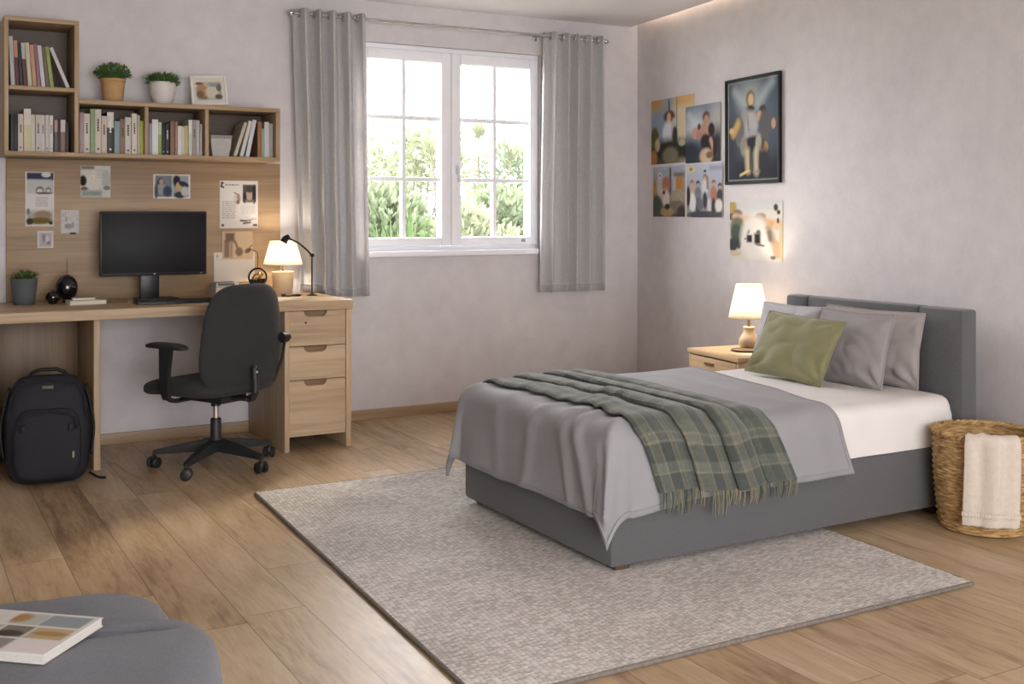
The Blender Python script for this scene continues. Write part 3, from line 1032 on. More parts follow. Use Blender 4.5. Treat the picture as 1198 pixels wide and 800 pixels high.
GB = 'unframed prints on the bed wall'
a = Art(60, 60, (150, 146, 128))
a.grad((92, 84, 68), (196, 178, 140)).e(0.32, 0.62, 0.42, 0.34, (140, 154, 172), 0.3).e(0.75, 0.55, 0.28, 0.55, (206, 192, 160), 0.4).e(0.75, 0.95, 0.3, 0.1, (202, 164, 110), 0.5).e(0.05, 0.95, 0.3, 0.12, (176, 146, 92), 0.6)
a.e(0.42, 0.95, 0.1, 0.1, (146, 160, 176)).line(0.42, 0.96, 0.43, 0.78, 0.018, (80, 84, 92)).line(0.6, 1.0, 0.6, 0.4, 0.012, (96, 96, 92), k=0.6)
a.e(0.43, 0.72, 0.13, 0.09, (92, 64, 50)).e(0.42, 0.68, 0.05, 0.1, (206, 166, 140)).e(0.4, 0.45, 0.13, 0.19, (216, 220, 226)).e(0.52, 0.5, 0.05, 0.18, (184, 184, 186)).e(0.56, 0.42, 0.06, 0.14, (60, 58, 56))
a.e(0.45, 0.2, 0.5, 0.18, (50, 50, 42), 0.35).e(0.08, 0.42, 0.1, 0.16, (94, 92, 56)).e(0.15, 0.3, 0.06, 0.1, (188, 170, 130)).e(0.45, 0.12, 0.18, 0.13, (120, 116, 96)).e(0.06, 0.1, 0.08, 0.12, (170, 120, 72)).e(0.85, 0.2, 0.2, 0.14, (46, 46, 40)).e(0.72, 0.3, 0.08, 0.05, (170, 164, 146))
wallpic('art_print', 'tan and blue print of a figure in white, upper left of four', 'print', 6.10, 5.55, 1.582, 2.014, a, 0.003, GB)
a = Art(50, 60, (130, 140, 152))
a.grad((60, 64, 74), (120, 134, 152)).e(0.3, 0.6, 0.35, 0.25, (184, 192, 196), 0.6).e(0.9, 0.7, 0.2, 0.3, (168, 166, 160), 0.6).line(0.1, 0.85, 0.5, 0.55, 0.06, (196, 202, 206), k=0.5).e(0.15, 0.15, 0.4, 0.3, (54, 60, 72), 0.5).e(0.9, 0.2, 0.2, 0.35, (56, 56, 62), 0.4)
a.e(0.6, 0.78, 0.1, 0.1, (96, 70, 58)).e(0.61, 0.73, 0.07, 0.08, (178, 136, 112)).e(0.56, 0.56, 0.13, 0.13, (176, 138, 112)).e(0.3, 0.52, 0.1, 0.1, (190, 146, 124)).e(0.4, 0.48, 0.09, 0.08, (172, 124, 120)).e(0.4, 0.62, 0.05, 0.06, (84, 60, 52))
a.e(0.75, 0.55, 0.09, 0.12, (46, 38, 38)).e(0.58, 0.35, 0.14, 0.14, (50, 42, 40)).e(0.72, 0.3, 0.14, 0.16, (44, 40, 42)).line(0.73, 0.38, 0.85, 0.12, 0.04, (196, 156, 132)).e(0.6, 0.1, 0.18, 0.14, (200, 172, 146)).e(0.7, 0.12, 0.1, 0.06, (120, 98, 82)).e(0.85, 0.22, 0.06, 0.18, (46, 42, 44))
wallpic('art_print', 'blue-grey print of a dark-haired figure, upper right of four', 'print', 5.655, 5.255, 1.572, 1.934, a, 0.006, GB)
a = Art(48, 58, (150, 146, 140))
a.grad((88, 80, 70), (168, 176, 192)).e(0.06, 0.5, 0.1, 0.22, (170, 136, 80)).r(0.72, 0.5, 0.94, 0.78, (186, 124, 52), 0.03).r(0.66, 0.78, 0.98, 0.86, (120, 106, 90), 0.03).r(0.62, 0.5, 0.72, 0.78, (170, 178, 184), 0.03)
a.line(0.55, 0.95, 0.55, 0.2, 0.025, (84, 68, 62)).e(0.22, 0.6, 0.1, 0.3, (190, 186, 178)).e(0.22, 0.83, 0.07, 0.05, (204, 204, 204)).e(0.22, 0.82, 0.02, 0.02, (50, 50, 52)).e(0.42, 0.65, 0.13, 0.14, (170, 118, 98)).e(0.4, 0.5, 0.08, 0.1, (188, 150, 126)).e(0.42, 0.35, 0.12, 0.16, (212, 198, 190)).e(0.35, 0.48, 0.04, 0.04, (60, 44, 40))
a.e(0.12, 0.22, 0.16, 0.22, (76, 84, 78)).e(0.8, 0.38, 0.25, 0.16, (160, 152, 126)).e(0.75, 0.2, 0.25, 0.12, (120, 112, 100)).e(0.45, 0.1, 0.2, 0.1, (170, 142, 104)).e(0.9, 0.08, 0.14, 0.14, (72, 62, 56)).e(0.45, 0.2, 0.08, 0.06, (58, 46, 44)).noise(0.08, 11, 2)
wallpic('art_print', 'busy print with an orange doorway, lower left of four', 'print', 6.075, 5.668, 1.230, 1.565, a, 0.003, GB)
a = Art(48, 58, (176, 178, 188))
a.grad((150, 146, 146), (184, 190, 206)).e(0.12, 0.92, 0.12, 0.07, (208, 200, 160)).e(0.12, 0.92, 0.05, 0.03, (150, 130, 70)).r(0.65, 0.88, 0.98, 0.96, (150, 150, 172), 0.04)
for (cx, top, col, hair) in ((0.15, 0.68, (190, 170, 140), (150, 122, 78)), (0.32, 0.66, (120, 126, 134), (70, 72, 76)), (0.52, 0.78, (206, 210, 216), (150, 122, 96)), (0.76, 0.66, (176, 120, 92), (140, 92, 66)), (0.93, 0.6, (66, 64, 70), (70, 60, 56))):
    a.e(cx, top - 0.02, 0.055, 0.06, hair).e(cx, top - 0.05, 0.035, 0.04, (206, 170, 146)).e(cx, top - 0.22, 0.09, 0.15, col).e(cx, top - 0.46, 0.06, 0.16, (66, 66, 74))
a.line(0.58, 0.75, 0.6, 0.55, 0.03, (150, 118, 92)).e(0.16, 0.28, 0.1, 0.18, (226, 226, 226)).e(0.9, 0.22, 0.1, 0.12, (222, 214, 204)).e(0.64, 0.2, 0.05, 0.16, (210, 204, 206)).e(0.38, 0.24, 0.1, 0.12, (110, 112, 118)).e(0.5, 0.05, 0.5, 0.07, (80, 78, 84)).e(0.52, 0.87, 0.04, 0.025, (40, 40, 48)).e(0.04, 0.4, 0.06, 0.2, (64, 44, 52))
wallpic('art_print', 'pale print of five standing people, lower right of four', 'print', 5.640, 5.232, 1.227, 1.560, a, 0.006, GB)
a = Art(64, 56, (210, 204, 194))
a.e(0.5, 0.95, 0.5, 0.1, (198, 198, 196)).e(0.04, 0.9, 0.1, 0.14, (176, 152, 92)).e(0.15, 0.8, 0.1, 0.07, (130, 118, 106)).e(0.04, 0.74, 0.07, 0.06, (60, 56, 50)).line(0.1, 0.74, 0.6, 0.66, 0.055, (214, 180, 146)).line(0.6, 0.66, 0.95, 0.62, 0.06, (206, 162, 112))
a.e(0.6, 0.75, 0.1, 0.06, (150, 134, 100)).e(0.67, 0.62, 0.07, 0.1, (184, 136, 84)).e(0.15, 0.58, 0.14, 0.16, (112, 112, 90)).e(0.13, 0.45, 0.12, 0.16, (72, 86, 72)).e(0.06, 0.25, 0.1, 0.12, (60, 66, 62)).e(0.18, 0.28, 0.05, 0.1, (60, 56, 50)).e(0.5, 0.38, 0.28, 0.38, (222, 216, 208))
a.r(0.335, 0.3, 0.44, 0.43, (48, 40, 36), 0.015).r(0.48, 0.28, 0.6, 0.46, (44, 38, 34), 0.02).line(0.52, 0.27, 0.66, 0.25, 0.015, (60, 54, 50)).e(0.56, 0.48, 0.04, 0.04, (86, 96, 84)).line(0.34, 0.36, 0.3, 0.36, 0.012, (90, 80, 74)).line(0.36, 0.46, 0.38, 0.5, 0.02, (150, 146, 140))
a.line(0.75, 0.55, 0.92, 0.12, 0.06, (178, 150, 116)).line(0.76, 0.48, 0.78, 0.36, 0.04, (122, 108, 104)).e(0.9, 0.6, 0.07, 0.08, (212, 178, 152)).e(0.9, 0.2, 0.07, 0.14, (186, 158, 128)).e(0.88, 0.9, 0.04, 0.06, (60, 58, 58)).e(0.93, 0.82, 0.03, 0.04, (50, 48, 48)).e(0.92, 0.68, 0.02, 0.05, (70, 66, 62)).e(0.83, 0.06, 0.05, 0.03, (104, 104, 84)).e(0.1, 0.1, 0.14, 0.05, (196, 184, 160)).e(0.98, 0.3, 0.04, 0.3, (196, 176, 128), 0.5)
wallpic('art_print', 'cream collage print hanging alone below the framed picture', 'print', 5.157, 4.639, 0.981, 1.320, a, 0.003, GB)
# framed
yl, yr, z0, z1 = 5.185, 4.643, 1.424, 2.049
cy = (yl + yr) / 2
fp = thing('framed_picture', 'tall black-framed picture of a standing figure on the bed wall', 'picture', (wall_x(cy) - 0.004, cy, (z0 + z1) / 2), (0, 0, -PI / 2 - WA))
hw, hh = (yl - yr) / 2 / math.cos(WA), (z1 - z0) / 2
fb = MB()
t_ = 0.017
for (a0, b0) in (((-hw, -0.018, -hh), (-hw + t_, 0, hh)), ((hw - t_, -0.018, -hh), (hw, 0, hh)), ((-hw + t_, -0.018, hh - t_), (hw - t_, 0, hh)), ((-hw + t_, -0.018, -hh), (hw - t_, 0, -hh + t_))):
    fb.span(a0, b0, 0.002)
fb.build('frame', mat('frame_black', S(22, 21, 21), 0.6, 0.05, spec=0.2), fp)
a = Art(66, 84, (66, 74, 84))
a.grad((34, 36, 42), (66, 74, 84)).e(0.5, 0.66, 0.45, 0.36, (98, 110, 122), 0.9).line(0.15, 0.9, 0.4, 0.72, 0.05, (176, 184, 188), 0.9, 0.6).line(0.88, 0.95, 0.6, 0.75, 0.05, (176, 184, 188), 0.9, 0.6).e(0.45, 0.84, 0.2, 0.14, (178, 184, 180), 0.8, k=0.7).e(0.5, 0.08, 0.6, 0.12, (40, 42, 50), 0.5).e(0.05, 0.3, 0.16, 0.3, (52, 58, 68), 0.6)
a.e(0.46, 0.81, 0.085, 0.085, (120, 100, 76)).e(0.47, 0.8, 0.055, 0.06, (206, 176, 140)).e(0.45, 0.71, 0.09, 0.035, (58, 46, 42)).e(0.46, 0.56, 0.15, 0.13, (170, 168, 168)).e(0.45, 0.46, 0.15, 0.05, (160, 158, 160)).line(0.4, 0.66, 0.43, 0.5, 0.01, (110, 108, 110)).line(0.36, 0.68, 0.26, 0.42, 0.06, (150, 148, 146)).e(0.25, 0.5, 0.09, 0.14, (104, 100, 98)).line(0.22, 0.58, 0.12, 0.48, 0.045, (188, 156, 92)).e(0.08, 0.51, 0.04, 0.03, (206, 170, 130))
a.e(0.7, 0.68, 0.07, 0.05, (62, 52, 50)).e(0.64, 0.63, 0.05, 0.05, (196, 164, 128)).e(0.74, 0.54, 0.11, 0.15, (92, 90, 92)).e(0.9, 0.54, 0.04, 0.05, (188, 150, 126)).e(0.72, 0.32, 0.08, 0.06, (204, 162, 90)).line(0.7, 0.4, 0.68, 0.34, 0.03, (110, 92, 70))
a.e(0.52, 0.36, 0.2, 0.08, (40, 40, 44)).e(0.33, 0.35, 0.07, 0.1, (140, 132, 124)).e(0.62, 0.36, 0.06, 0.1, (164, 158, 150)).line(0.40, 0.28, 0.42, 0.12, 0.05, (186, 170, 140)).line(0.58, 0.28, 0.58, 0.1, 0.05, (192, 178, 152)).line(0.46, 0.28, 0.46, 0.12, 0.015, (70, 62, 54)).line(0.65, 0.28, 0.64, 0.12, 0.015, (70, 62, 54)).line(0.26, 0.06, 0.42, 0.1, 0.012, (214, 190, 130)).line(0.52, 0.09, 0.64, 0.09, 0.012, (150, 140, 120)).e(0.72, 0.2, 0.1, 0.14, (48, 50, 56), 0.5)
a.line(0.02, 0.015, 0.98, 0.015, 0.004, (170, 172, 170)).line(0.02, 0.985, 0.98, 0.985, 0.004, (150, 152, 150)).line(0.015, 0.02, 0.015, 0.98, 0.006, (170, 172, 170)).line(0.985, 0.02, 0.985, 0.98, 0.006, (150, 152, 150))
iw, ih = hw - t_, hh - t_
a.mesh(lambda u, v: ((u * 2 - 1) * iw, -0.008, (v * 2 - 1) * ih), 0.004).build('print', M_print, fp, smooth=False)

# ------------------------------------------------------------------ curtains and rod
M_chrome = mat('rod_steel', S(200, 198, 196), 0.25, 0.02, metallic=0.9)
RODY, RODZ = 6.2, 2.412
rod = thing('curtain_rod', 'thin steel curtain rod spanning above the window', 'curtain rod', (3.12, RODY, RODZ))
MB().tube([(-1.08, 0, 0), (1.085, 0, 0)], 0.009, 14).build('pole', M_chrome, rod)
for sx in (-1.095, 1.10):
    MB().ball((sx, 0, 0), (0.02, 0.017, 0.017)).build('finial', M_chrome, rod)
for x in (-0.66, 0.595):
    MB().tube([(x, 0.002, 0.0), (x, 0.05, 0.0), (x, 0.099, 0.0)], 0.006, 10).box((x, 0.094, 0), (0.03, 0.01, 0.05), 0.003).build('bracket', M_chrome, rod)
M_curt = thin_mat('curtain_linen', S(226, 224, 224), 0.48, 0.04, 60)


def curtain(label, x0t, x1t, x0b, x1b, zb, folds, seed, zstep=None):
    cxm = (x0t + x1t) / 2
    t = thing('curtain', label, 'curtain', (cxm, RODY, zb), group='grey linen curtains')
    H = RODZ + 0.028 - zb
    rr = random.Random(seed)
    ph = [rr.uniform(-0.5, 0.5) for _ in range(folds * 2 + 3)]

    def fn(u, v):
        z0 = zstep(x0b + (x1b - x0b) * u) - zb if zstep else 0.0
        z = z0 + (H - z0) * v
        xa = x0b + (x0t - x0b) * v
        xb = x1b + (x1t - x1b) * v
        uw = u + (0.030 * math.sin(2 * PI * u * 1.5 + seed) + 0.018 * math.sin(2 * PI * u * 3.2 + seed * 2)) * math.sin(PI * u) * (1 - 0.6 * v)
        k = min(max(uw, 0), 1) * folds * 2
        i = int(k)
        wob = (ph[i] * (1 - (k - i)) + ph[i + 1] * (k - i))
        s = math.sin(PI * k)
        s = math.copysign(abs(s) ** 0.75, s)
        amp = 0.046 - 0.008 * (1 - v) + 0.012 * wob * (1 - v)
        x = xa + (xb - xa) * (u + 0.022 * wob * (1 - v)) + 0.006 * math.sin(2 * PI * k + 1)
        y = amp * s + 0.006 * noise.noise((u * 9, v * 3, seed)) * (1 - v)
        return (x - cxm, y, z)
    MB().grid(fn, folds * 28, 36).build('panel', M_curt, t, solid=0.003, soff=0)

    def hem(u, v):
        p = fn(u, 0.02 + v * 0.012)
        return (p[0], p[1] - 0.004, p[2])
    MB().grid(hem, folds * 28, 1).build('hem', M_curt, t, solid=0.001, soff=0)
    for i in range(folds * 2):
        u = (i + 1.0) / (folds * 2) - 0.0
        if i == folds * 2 - 1:
            u = 0.995
        p = fn(u - 0.25 / (folds * 2), 0.985)
        x = x0t + (x1t - x0t) * u - cxm
        ring = [(x + 0.002 * math.sin(q), 0.022 * math.cos(q), H - 0.028 + 0.022 * math.sin(q)) for q in [2 * PI * k / 20 for k in range(20)]]
        MB().tube(ring, 0.0035, 6, closed=True).build('eyelet', M_chrome, t)


curtain('grey linen curtain hanging left of the window behind the desk end', 2.03, 2.475, 2.08, 2.50, 0.760, 5, 3, lambda x: 0.797 - 0.037 * sstep(2.19, 2.25, x))
curtain('grey linen curtain hanging right of the window towards the corner', 3.735, 4.19, 3.70, 4.20, 0.738, 5, 8)
# ------------------------------------------------------------------ bed
M_bedfab = mat('upholstery_charcoal', S(92, 91, 93), 0.9, 0.16, 220, 0.35, 500, sheen=0.25)
XF, XH, YN, YF = 2.15, 3.92, 3.13, 4.24
bed = thing('bed', 'single bed with dark grey upholstered base and headboard, white sheet', 'bed', (3.0, 3.68, 0))


def bd_(x, y, z):
    return (x - 3.0, y - 3.68, z)


fb = MB()
fb.span(bd_(XF, YN, 0.035), bd_(XH, YF, 0.285), 0.018)
fb.build('base', M_bedfab, bed)
sm = MB()
for y in (3.50, 3.87):
    sm.span(bd_(XF - 0.0012, y - 0.0015, 0.05), bd_(XF + 0.01, y + 0.0015, 0.275))
sm.span(bd_(2.62 - 0.0015, YN - 0.0012, 0.05), bd_(2.62 + 0.0015, YN + 0.01, 0.275))
M_foot = mat('foot_wood', S(84, 66, 50), 0.6)
for x, y, zb in ((XF + 0.07, YN + 0.06, RUGT), (XF + 0.07, YF - 0.06, RUGT), (XH - 0.1, YN + 0.06, 0), (XH - 0.1, YF - 0.06, 0)):
    MB().box(bd_(x, y, (0.04 + zb) / 2 + 0.001), (0.06, 0.06, 0.04 - zb), 0.004).build('foot', M_foot, bed)
# headboard: middle panel and two slightly deeper wings
hb = MB()
HY0, HY1, HT = 3.12, 4.17, 0.845
hb.span(bd_(3.935, 3.355, 0.02), bd_(4.02, 4.035, HT), 0.014)
hb.span(bd_(3.925, HY0, 0.02), bd_(4.02, 3.352, HT), 0.014)
hb.span(bd_(3.925, 4.038, 0.02), bd_(4.02, HY1, HT), 0.014)
hb.build('headboard', M_bedfab, bed)
MB().span(bd_(2.19, 3.165, 0.25), bd_(3.90, 4.205, 0.47), 0.05).build('mattress', mat('mattress_ticking', S(220, 214, 208), 0.9), bed)


def drape(xc, yc, zt, r, off, flare, xh=None, yn=YN, yf=YF, xf=XF, squash=0.12):
    """Where a point of a flat cloth lands when it is laid over the bed: (position, outward normal, overhang)."""
    xe, ya, yb = xf + r - off, yn + r - off, yf - r + off
    ex = xe - xc if xc < xe else 0.0
    sx = -1
    if xh is not None and xc > xh - r:
        ex, sx = xc - (xh - r), 1
    ey, sy = 0.0, 0
    if yc < ya:
        ey, sy = ya - yc, -1
    elif yc > yb:
        ey, sy = yc - yb, 1
    e = math.hypot(ex, ey)
    bx = min(max(xc, xe), (xh - r) if xh is not None else 1e9)
    by = min(max(yc, ya), yb)
    if e < 1e-9:
        return Vector((bx, by, zt)), Vector((0, 0, 1)), 0.0
    d = Vector((sx * ex / e, sy * ey / e, 0))
    s2 = 2 * ex * ey / (e * e)
    e *= 1 - squash * s2
    if e < r * PI / 2:
        th = e / r
        return Vector((bx, by, zt - r * (1 - math.cos(th)))) + d * (r * math.sin(th)), (d * math.sin(th) + Vector((0, 0, math.cos(th)))).normalized(), e
    q = e - r * PI / 2
    flare *= 1 + 3.6 * s2
    return Vector((bx, by, zt - r - q * 0.99)) + d * (r + q * flare), d, e


# fitted sheet
def sheet_fn(u, v):
    xc = 2.16 + (4.10 - 2.16) * u
    yc = 2.93 + (4.44 - 2.93) * v
    p, n, e = drape(xc, yc, 0.487, 0.055, -0.012, 0.02, xh=3.912, squash=0.30, xf=2.0)
    wv = 0.004 * noise.noise((xc * 2.2, yc * 3, 4.0)) + 0.003 * (1 - abs(noise.noise((xc * 4 + yc * 2, yc * 1.5, 9.0)))) * (1 if e == 0 else 0.7)
    if e > 0.05:
        wv += 0.006 * noise.noise((xc * 7, e * 2, 2.0)) + 0.004 * (1 - abs(noise.noise((xc * 5 + e * 6, e * 4, 6.0)))) ** 3
    p = p + n * wv
    return bd_(p.x, p.y, max(p.z, 0.288))


MB().grid(sheet_fn, 90, 80).build('fitted_sheet', mat('sheet_white_cotton', S(228, 224, 221), 0.9, 0.02, 8, 0.1, 600), bed)

# duvet folded back, hanging over the foot and both sides
M_duvet = mat('duvet_grey_cotton', S(148, 147, 150), 0.85, 0.05, 6, 0.12, 500, sheen=0.1)
ZT = 0.517
creases = [  # (x0, y0, x1, y1, amp, width) in flat cloth coordinates
    (2.46, 3.93, 1.84, 3.86, 0.008, 0.05), (2.36, 3.60, 1.84, 3.66, 0.010, 0.035), (2.50, 3.50, 1.86, 3.34, 0.013, 0.03),
    (2.40, 3.42, 1.84, 3.20, 0.016, 0.028), (2.30, 3.26, 1.92, 2.94, 0.020, 0.030), (2.30, 4.14, 1.88, 4.30, 0.014, 0.04),
    (2.55, 3.64, 2.20, 3.46, 0.008, 0.03), (2.50, 3.86, 2.25, 3.76, 0.007, 0.04), (2.28, 3.20, 2.38, 2.80, 0.008, 0.03),
    (3.10, 3.9, 3.0, 3.3, 0.006, 0.05), (2.95, 3.5, 3.12, 2.95, 0.006, 0.04)]


def crease(x, y):
    s = 0.0
    for (x0, y0, x1, y1, am, wd) in creases:
        dx, dy = x1 - x0, y1 - y0
        t = ((x - x0) * dx + (y - y0) * dy) / (dx * dx + dy * dy)
        if t < -0.1 or t > 1.2:
            continue
        t2 = min(1, max(0, t))
        d = math.hypot(x - x0 - t2 * dx, y - y0 - t2 * dy)
        s += am * math.exp(-(d / wd) ** 2) * sstep(0, 0.4, t + 0.1)
    return s


YA, YB = YN - 0.272, YF + 0.29


def duvet_pt(xc, yc, extra=0.0):
    p, n, e = drape(xc, yc, ZT, 0.085, 0.03, 0.05, squash=0.11)
    puff = 0.010 * noise.noise((xc * 2.3, yc * 2.3, 1.0)) + 0.005 * noise.noise((xc * 6, yc * 6, 5.0))
    hang = sstep(0.1, 0.35, e)
    xa = XF + 0.055
    if xc < xa and yc > YN:
        puff += hang * 0.016 * noise.noise((yc * 5.5, 3.0, e * 0.8))
    else:
        puff += hang * 0.006 * math.sin(xc * 9 + 0.7)
    wob = crease(xc, yc) + puff + extra
    if xc > 2.95:
        wob *= 1 - 0.5 * sstep(2.95, 3.3, xc)
    q = p + n * max(wob, -0.007)
    q.z = max(q.z, RUGT + 0.03)
    return q


def duvet_uv(u, v):
    yc = YA + (YB - YA) * v
    head = interp(yc, [2.86, 3.0, 3.1, 3.2, 3.5, 4.15, 4.5], [3.27, 3.22, 3.19, 3.16, 3.245, 3.37, 3.40])
    foot = 1.842 + 0.012 * noise.noise((yc * 4, 0, 0))
    xc = foot + (head - foot) * u
    ya = YA - 0.03 * sstep(2.50, 2.16, xc)
    return xc, ya + (YB - ya) * v


def duvet_fn(u, v):
    xc, yc = duvet_uv(u, v)
    p = duvet_pt(xc, yc)
    return (p.x - 2.6, p.y - 3.68, p.z - 0.5)


duv = thing('duvet', 'plain grey duvet turned back over the foot of the bed', 'duvet', (2.6, 3.68, 0.5))
MB().grid(duvet_fn, 120, 150).build('cover', M_duvet, duv, solid=0.014, soff=-1)
pp = []
for (fu, fv) in ((lambda t: t, lambda t: 0.012), (lambda t: 0.988, lambda t: t), (lambda t: 1 - t, lambda t: 0.988), (lambda t: 0.012, lambda t: 1 - t)):
    for k in range(80):
        t = 0.012 + 0.976 * k / 80
        xc, yc = duvet_uv(fu(t), fv(t))
        p = duvet_pt(xc, yc, 0.0015)
        pp.append((p.x - 2.6, p.y - 3.68, p.z - 0.5))
MB().tube(pp, 0.0035, 6, closed=True).build('piping', M_duvet, duv)

# plaid throw with pleats and fringe
thr = thing('throw_blanket', 'green and tan plaid fringed throw lying across the grey duvet', 'blanket', (2.6, 3.68, 0.5))
brk = [0.0, 0.30, 0.58, 0.78, 1.0]


def pleat(s, yc):
    """Height and sideways shift of the folded cloth: each pleat's left edge rolls over the one before it."""
    s2 = min(max(s + 0.012 * math.sin(yc * 3.1) * math.sin(PI * s), 0), 1)
    for i in range(4):
        if brk[i] <= s2 <= brk[i + 1]:
            fq = (s2 - brk[i]) / (brk[i + 1] - brk[i])
            live = 0.75 + 0.6 * noise.noise((yc * 2.1, i * 3.7, 2))
            top = (0.012, 0.036, 0.042, 0.030)[i] * live
            ov = (0.0, 0.030, 0.034, 0.022)[i] * live
            k = 0.16
            if fq < k:
                t = fq / k
                return 0.005 + top * math.sin(t * PI / 2), -ov * math.sin(t * PI) * 1.0 - ov * 0.2 * t
            t = (fq - k) / (1 - k)
            return 0.005 + top * (1 - t) ** 1.2 + 0.008 * math.sin(t * PI), -ov * 0.2 * (1 - t)
    return 0.005, 0.0


def throw_pt(s, yc, extra=0.0):
    xl = interp(yc, [2.85, 3.0, 3.12, 3.45, 3.8, 4.2, 4.4], [2.330, 2.285, 2.24, 2.275, 2.265, 2.235, 2.23])
    xr = interp(yc, [2.85, 3.0, 3.12, 3.45, 3.8, 4.2, 4.4], [2.965, 2.90, 2.84, 2.83, 2.82, 2.80, 2.79])
    xc = xl + (xr - xl) * s
    hq, dxq = pleat(s, yc)
    xc += dxq
    # underlying duvet surface, then the height of the folds on top of it
    p = duvet_pt(xc, yc)
    _, n, e = drape(xc, yc, ZT, 0.085, 0.03, 0.05)
    return p + n * (0.006 + hq + extra)


def warp(t):
    t = t % 0.27
    for a0, a1, c in ((0, 0.075, (70, 76, 71)), (0.075, 0.082, (134, 128, 108)), (0.082, 0.125, (102, 105, 95)), (0.125, 0.131, (138, 128, 108)), (0.131, 0.20, (62, 68, 64)), (0.20, 0.206, (130, 126, 108)), (0.206, 0.232, (98, 100, 92)), (0.232, 0.238, (130, 120, 100)), (0.238, 0.27, (88, 94, 86))):
        if a0 <= t < a1:
            return c
    return (90, 98, 84)


YT0, YT1 = 2.905, 4.34
NS, NT = 130, 240
mb = MB()


def hemy(s):
    return 2.905 + 0.010 * math.sin(s * 9) - 0.035 * s


def thr_fn(u, v):
    yc = hemy(u) + (YT1 - hemy(u)) * v
    p = throw_pt(u, yc)
    return (p.x - 2.6, p.y - 3.68, p.z - 0.5)


mb.grid(thr_fn, NS, NT)
cols = []
rr = random.Random(5)
for j in range(NT + 1):
    cw = np.array(S(*warp(j / NT * 1.75)))
    for i in range(NS + 1):
        cc = np.array(S(*warp(i / NS * 0.92 + 0.05)))
        cols.append((0.5 * cw + 0.5 * cc) * rr.uniform(0.88, 1.12))
mb.col = np.array(cols, dtype=np.float32)
mb.build('wool_cloth', attr_mat('plaid_wool', 0.95, 0.3, 0.5, 350), thr, solid=0.007, soff=0)
FR = [mat('fringe_olive', S(108, 110, 94), 0.95), mat('fringe_dark', S(66, 74, 66), 0.95), mat('fringe_tan', S(138, 132, 110), 0.95)]
for k in range(76):
    s = (k + 0.5) / 76
    y0 = hemy(s)
    p = throw_pt(s, y0)
    ln = 0.055 + 0.012 * rr.random() + (0.035 if 0.10 < s < 0.24 or 0.34 < s < 0.46 else 0) + (0.012 if s < 0.1 else 0)
    dx = rr.uniform(-0.008, 0.008)
    pts = [(p.x - 2.6 + dx * t * t + 0.002 * math.sin(t * 7 + k), p.y - 3.68 - 0.006 * math.sin(t * PI) + 0.002 * t, p.z - 0.5 + 0.006 - ln * t) for t in (0, 0.3, 0.6, 1.0)]
    MB().tube(pts, [0.0028, 0.0024, 0.0022, 0.0014], 5).build('tassel', FR[rr.choice((0, 0, 1, 2))], thr)


# pillows
def pillow(label, loc, rot, w, h, t, m, seed, group, piping=None):
    def half(sgn):
        def fn(u, v):
            a, b2 = 2 * u - 1, 2 * v - 1
            # pinched corners: the sides curve in a little
            ca = 1 - 0.055 * (1 - b2 * b2) * 0 - 0.05 * (1 - abs(b2)) ** 1.0 * abs(a) ** 3
            cb = 1 - 0.05 * (1 - abs(a)) ** 1.0 * abs(b2) ** 3
            x, z = a * w / 2 * ca, b2 * h / 2 * cb
            th = ((1 - abs(a) ** 2.6) ** 0.62) * ((1 - abs(b2) ** 2.6) ** 0.62)
            wr = 0.010 * noise.noise((x * 9 + seed, z * 9, seed * 1.7))
            # soft drag lines running in from the corners, and short crumples low down
            for qx, qz in ((-1, -1), (1, -1), (-1, 1), (1, 1)):
                ux, uz = qx - a, qz - b2
                dist = math.hypot(ux, uz)
                if dist < 1.1:
                    ang_ = math.atan2(uz * qz, ux * qx)
                    wr += 0.011 * math.sin(ang_ * 9 + seed * 2.1 + qx) * (1 - dist / 1.1) ** 1.2 * (1.3 if qz < 0 else 0.8)
            rd = 1 - abs(noise.noise((x * 7 + z * 5 + seed * 3, z * 9 - x * 3, seed)))
            wr += 0.010 * (rd ** 4) * (1.2 - 0.6 * (b2 + 1) / 2) - 0.004
            y = sgn * (t / 2 * th) + wr * min(1, th * 2.5)
            return (x, y, z + h / 2)
        return fn
    o = thing('pillow', label, 'pillow', loc, rot, group)
    mb = MB().grid(half(-1), 44, 36)
    n0 = len(mb.v)
    mb2 = MB().grid(half(1), 44, 36)
    mb.add(mb2.v, [f[::-1] for f in mb2.f])
    mb.build('pillowcase', m, o, merge=True, angle=80)
    ed = []
    fn = half(-1)
    for k in range(44):
        ed.append(fn(k / 44, 0))
    for k in range(36):
        ed.append(fn(1, k / 36))
    for k in range(44):
        ed.append(fn(1 - k / 44, 1))
    for k in range(36):
        ed.append(fn(0, 1 - k / 36))
    MB().tube(ed, 0.0035, 6, closed=True).build('seam', piping or m, o)
    return o


M_pilA = mat('pillow_pale_grey', S(182, 180, 184), 0.9, 0.03, 8, 0.12, 500)
M_pilB = mat('pillow_warm_grey', S(160, 152, 150), 0.9, 0.04, 8, 0.12, 500)
M_pilC = mat('pillow_grey', S(152, 147, 148), 0.9, 0.04, 8, 0.12, 500)
M_green = mat('cushion_olive', S(134, 130, 94), 0.9, 0.06, 10, 0.15, 500, sheen=0.2)
ZP = 0.492
GPil = 'pillows at the headboard'
pillow('warm grey pillow leaning upright on the headboard, rearmost', (3.850, 3.575, ZP), (rad(-8), 0, rad(-90)), 0.575, 0.33, 0.095, M_pilB, 1, GPil)
pillow('pale grey pillow leaning at the nightstand side of the bed', (3.738, 4.005, ZP), (rad(-16), rad(0), rad(-90)), 0.43, 0.33, 0.10, M_pilA, 2, GPil)
pillow('mid grey pillow propped between green cushion and rear pillow', (3.708, 3.575, ZP), (rad(-15), 0, rad(-90)), 0.43, 0.33, 0.10, M_pilC, 3, GPil)
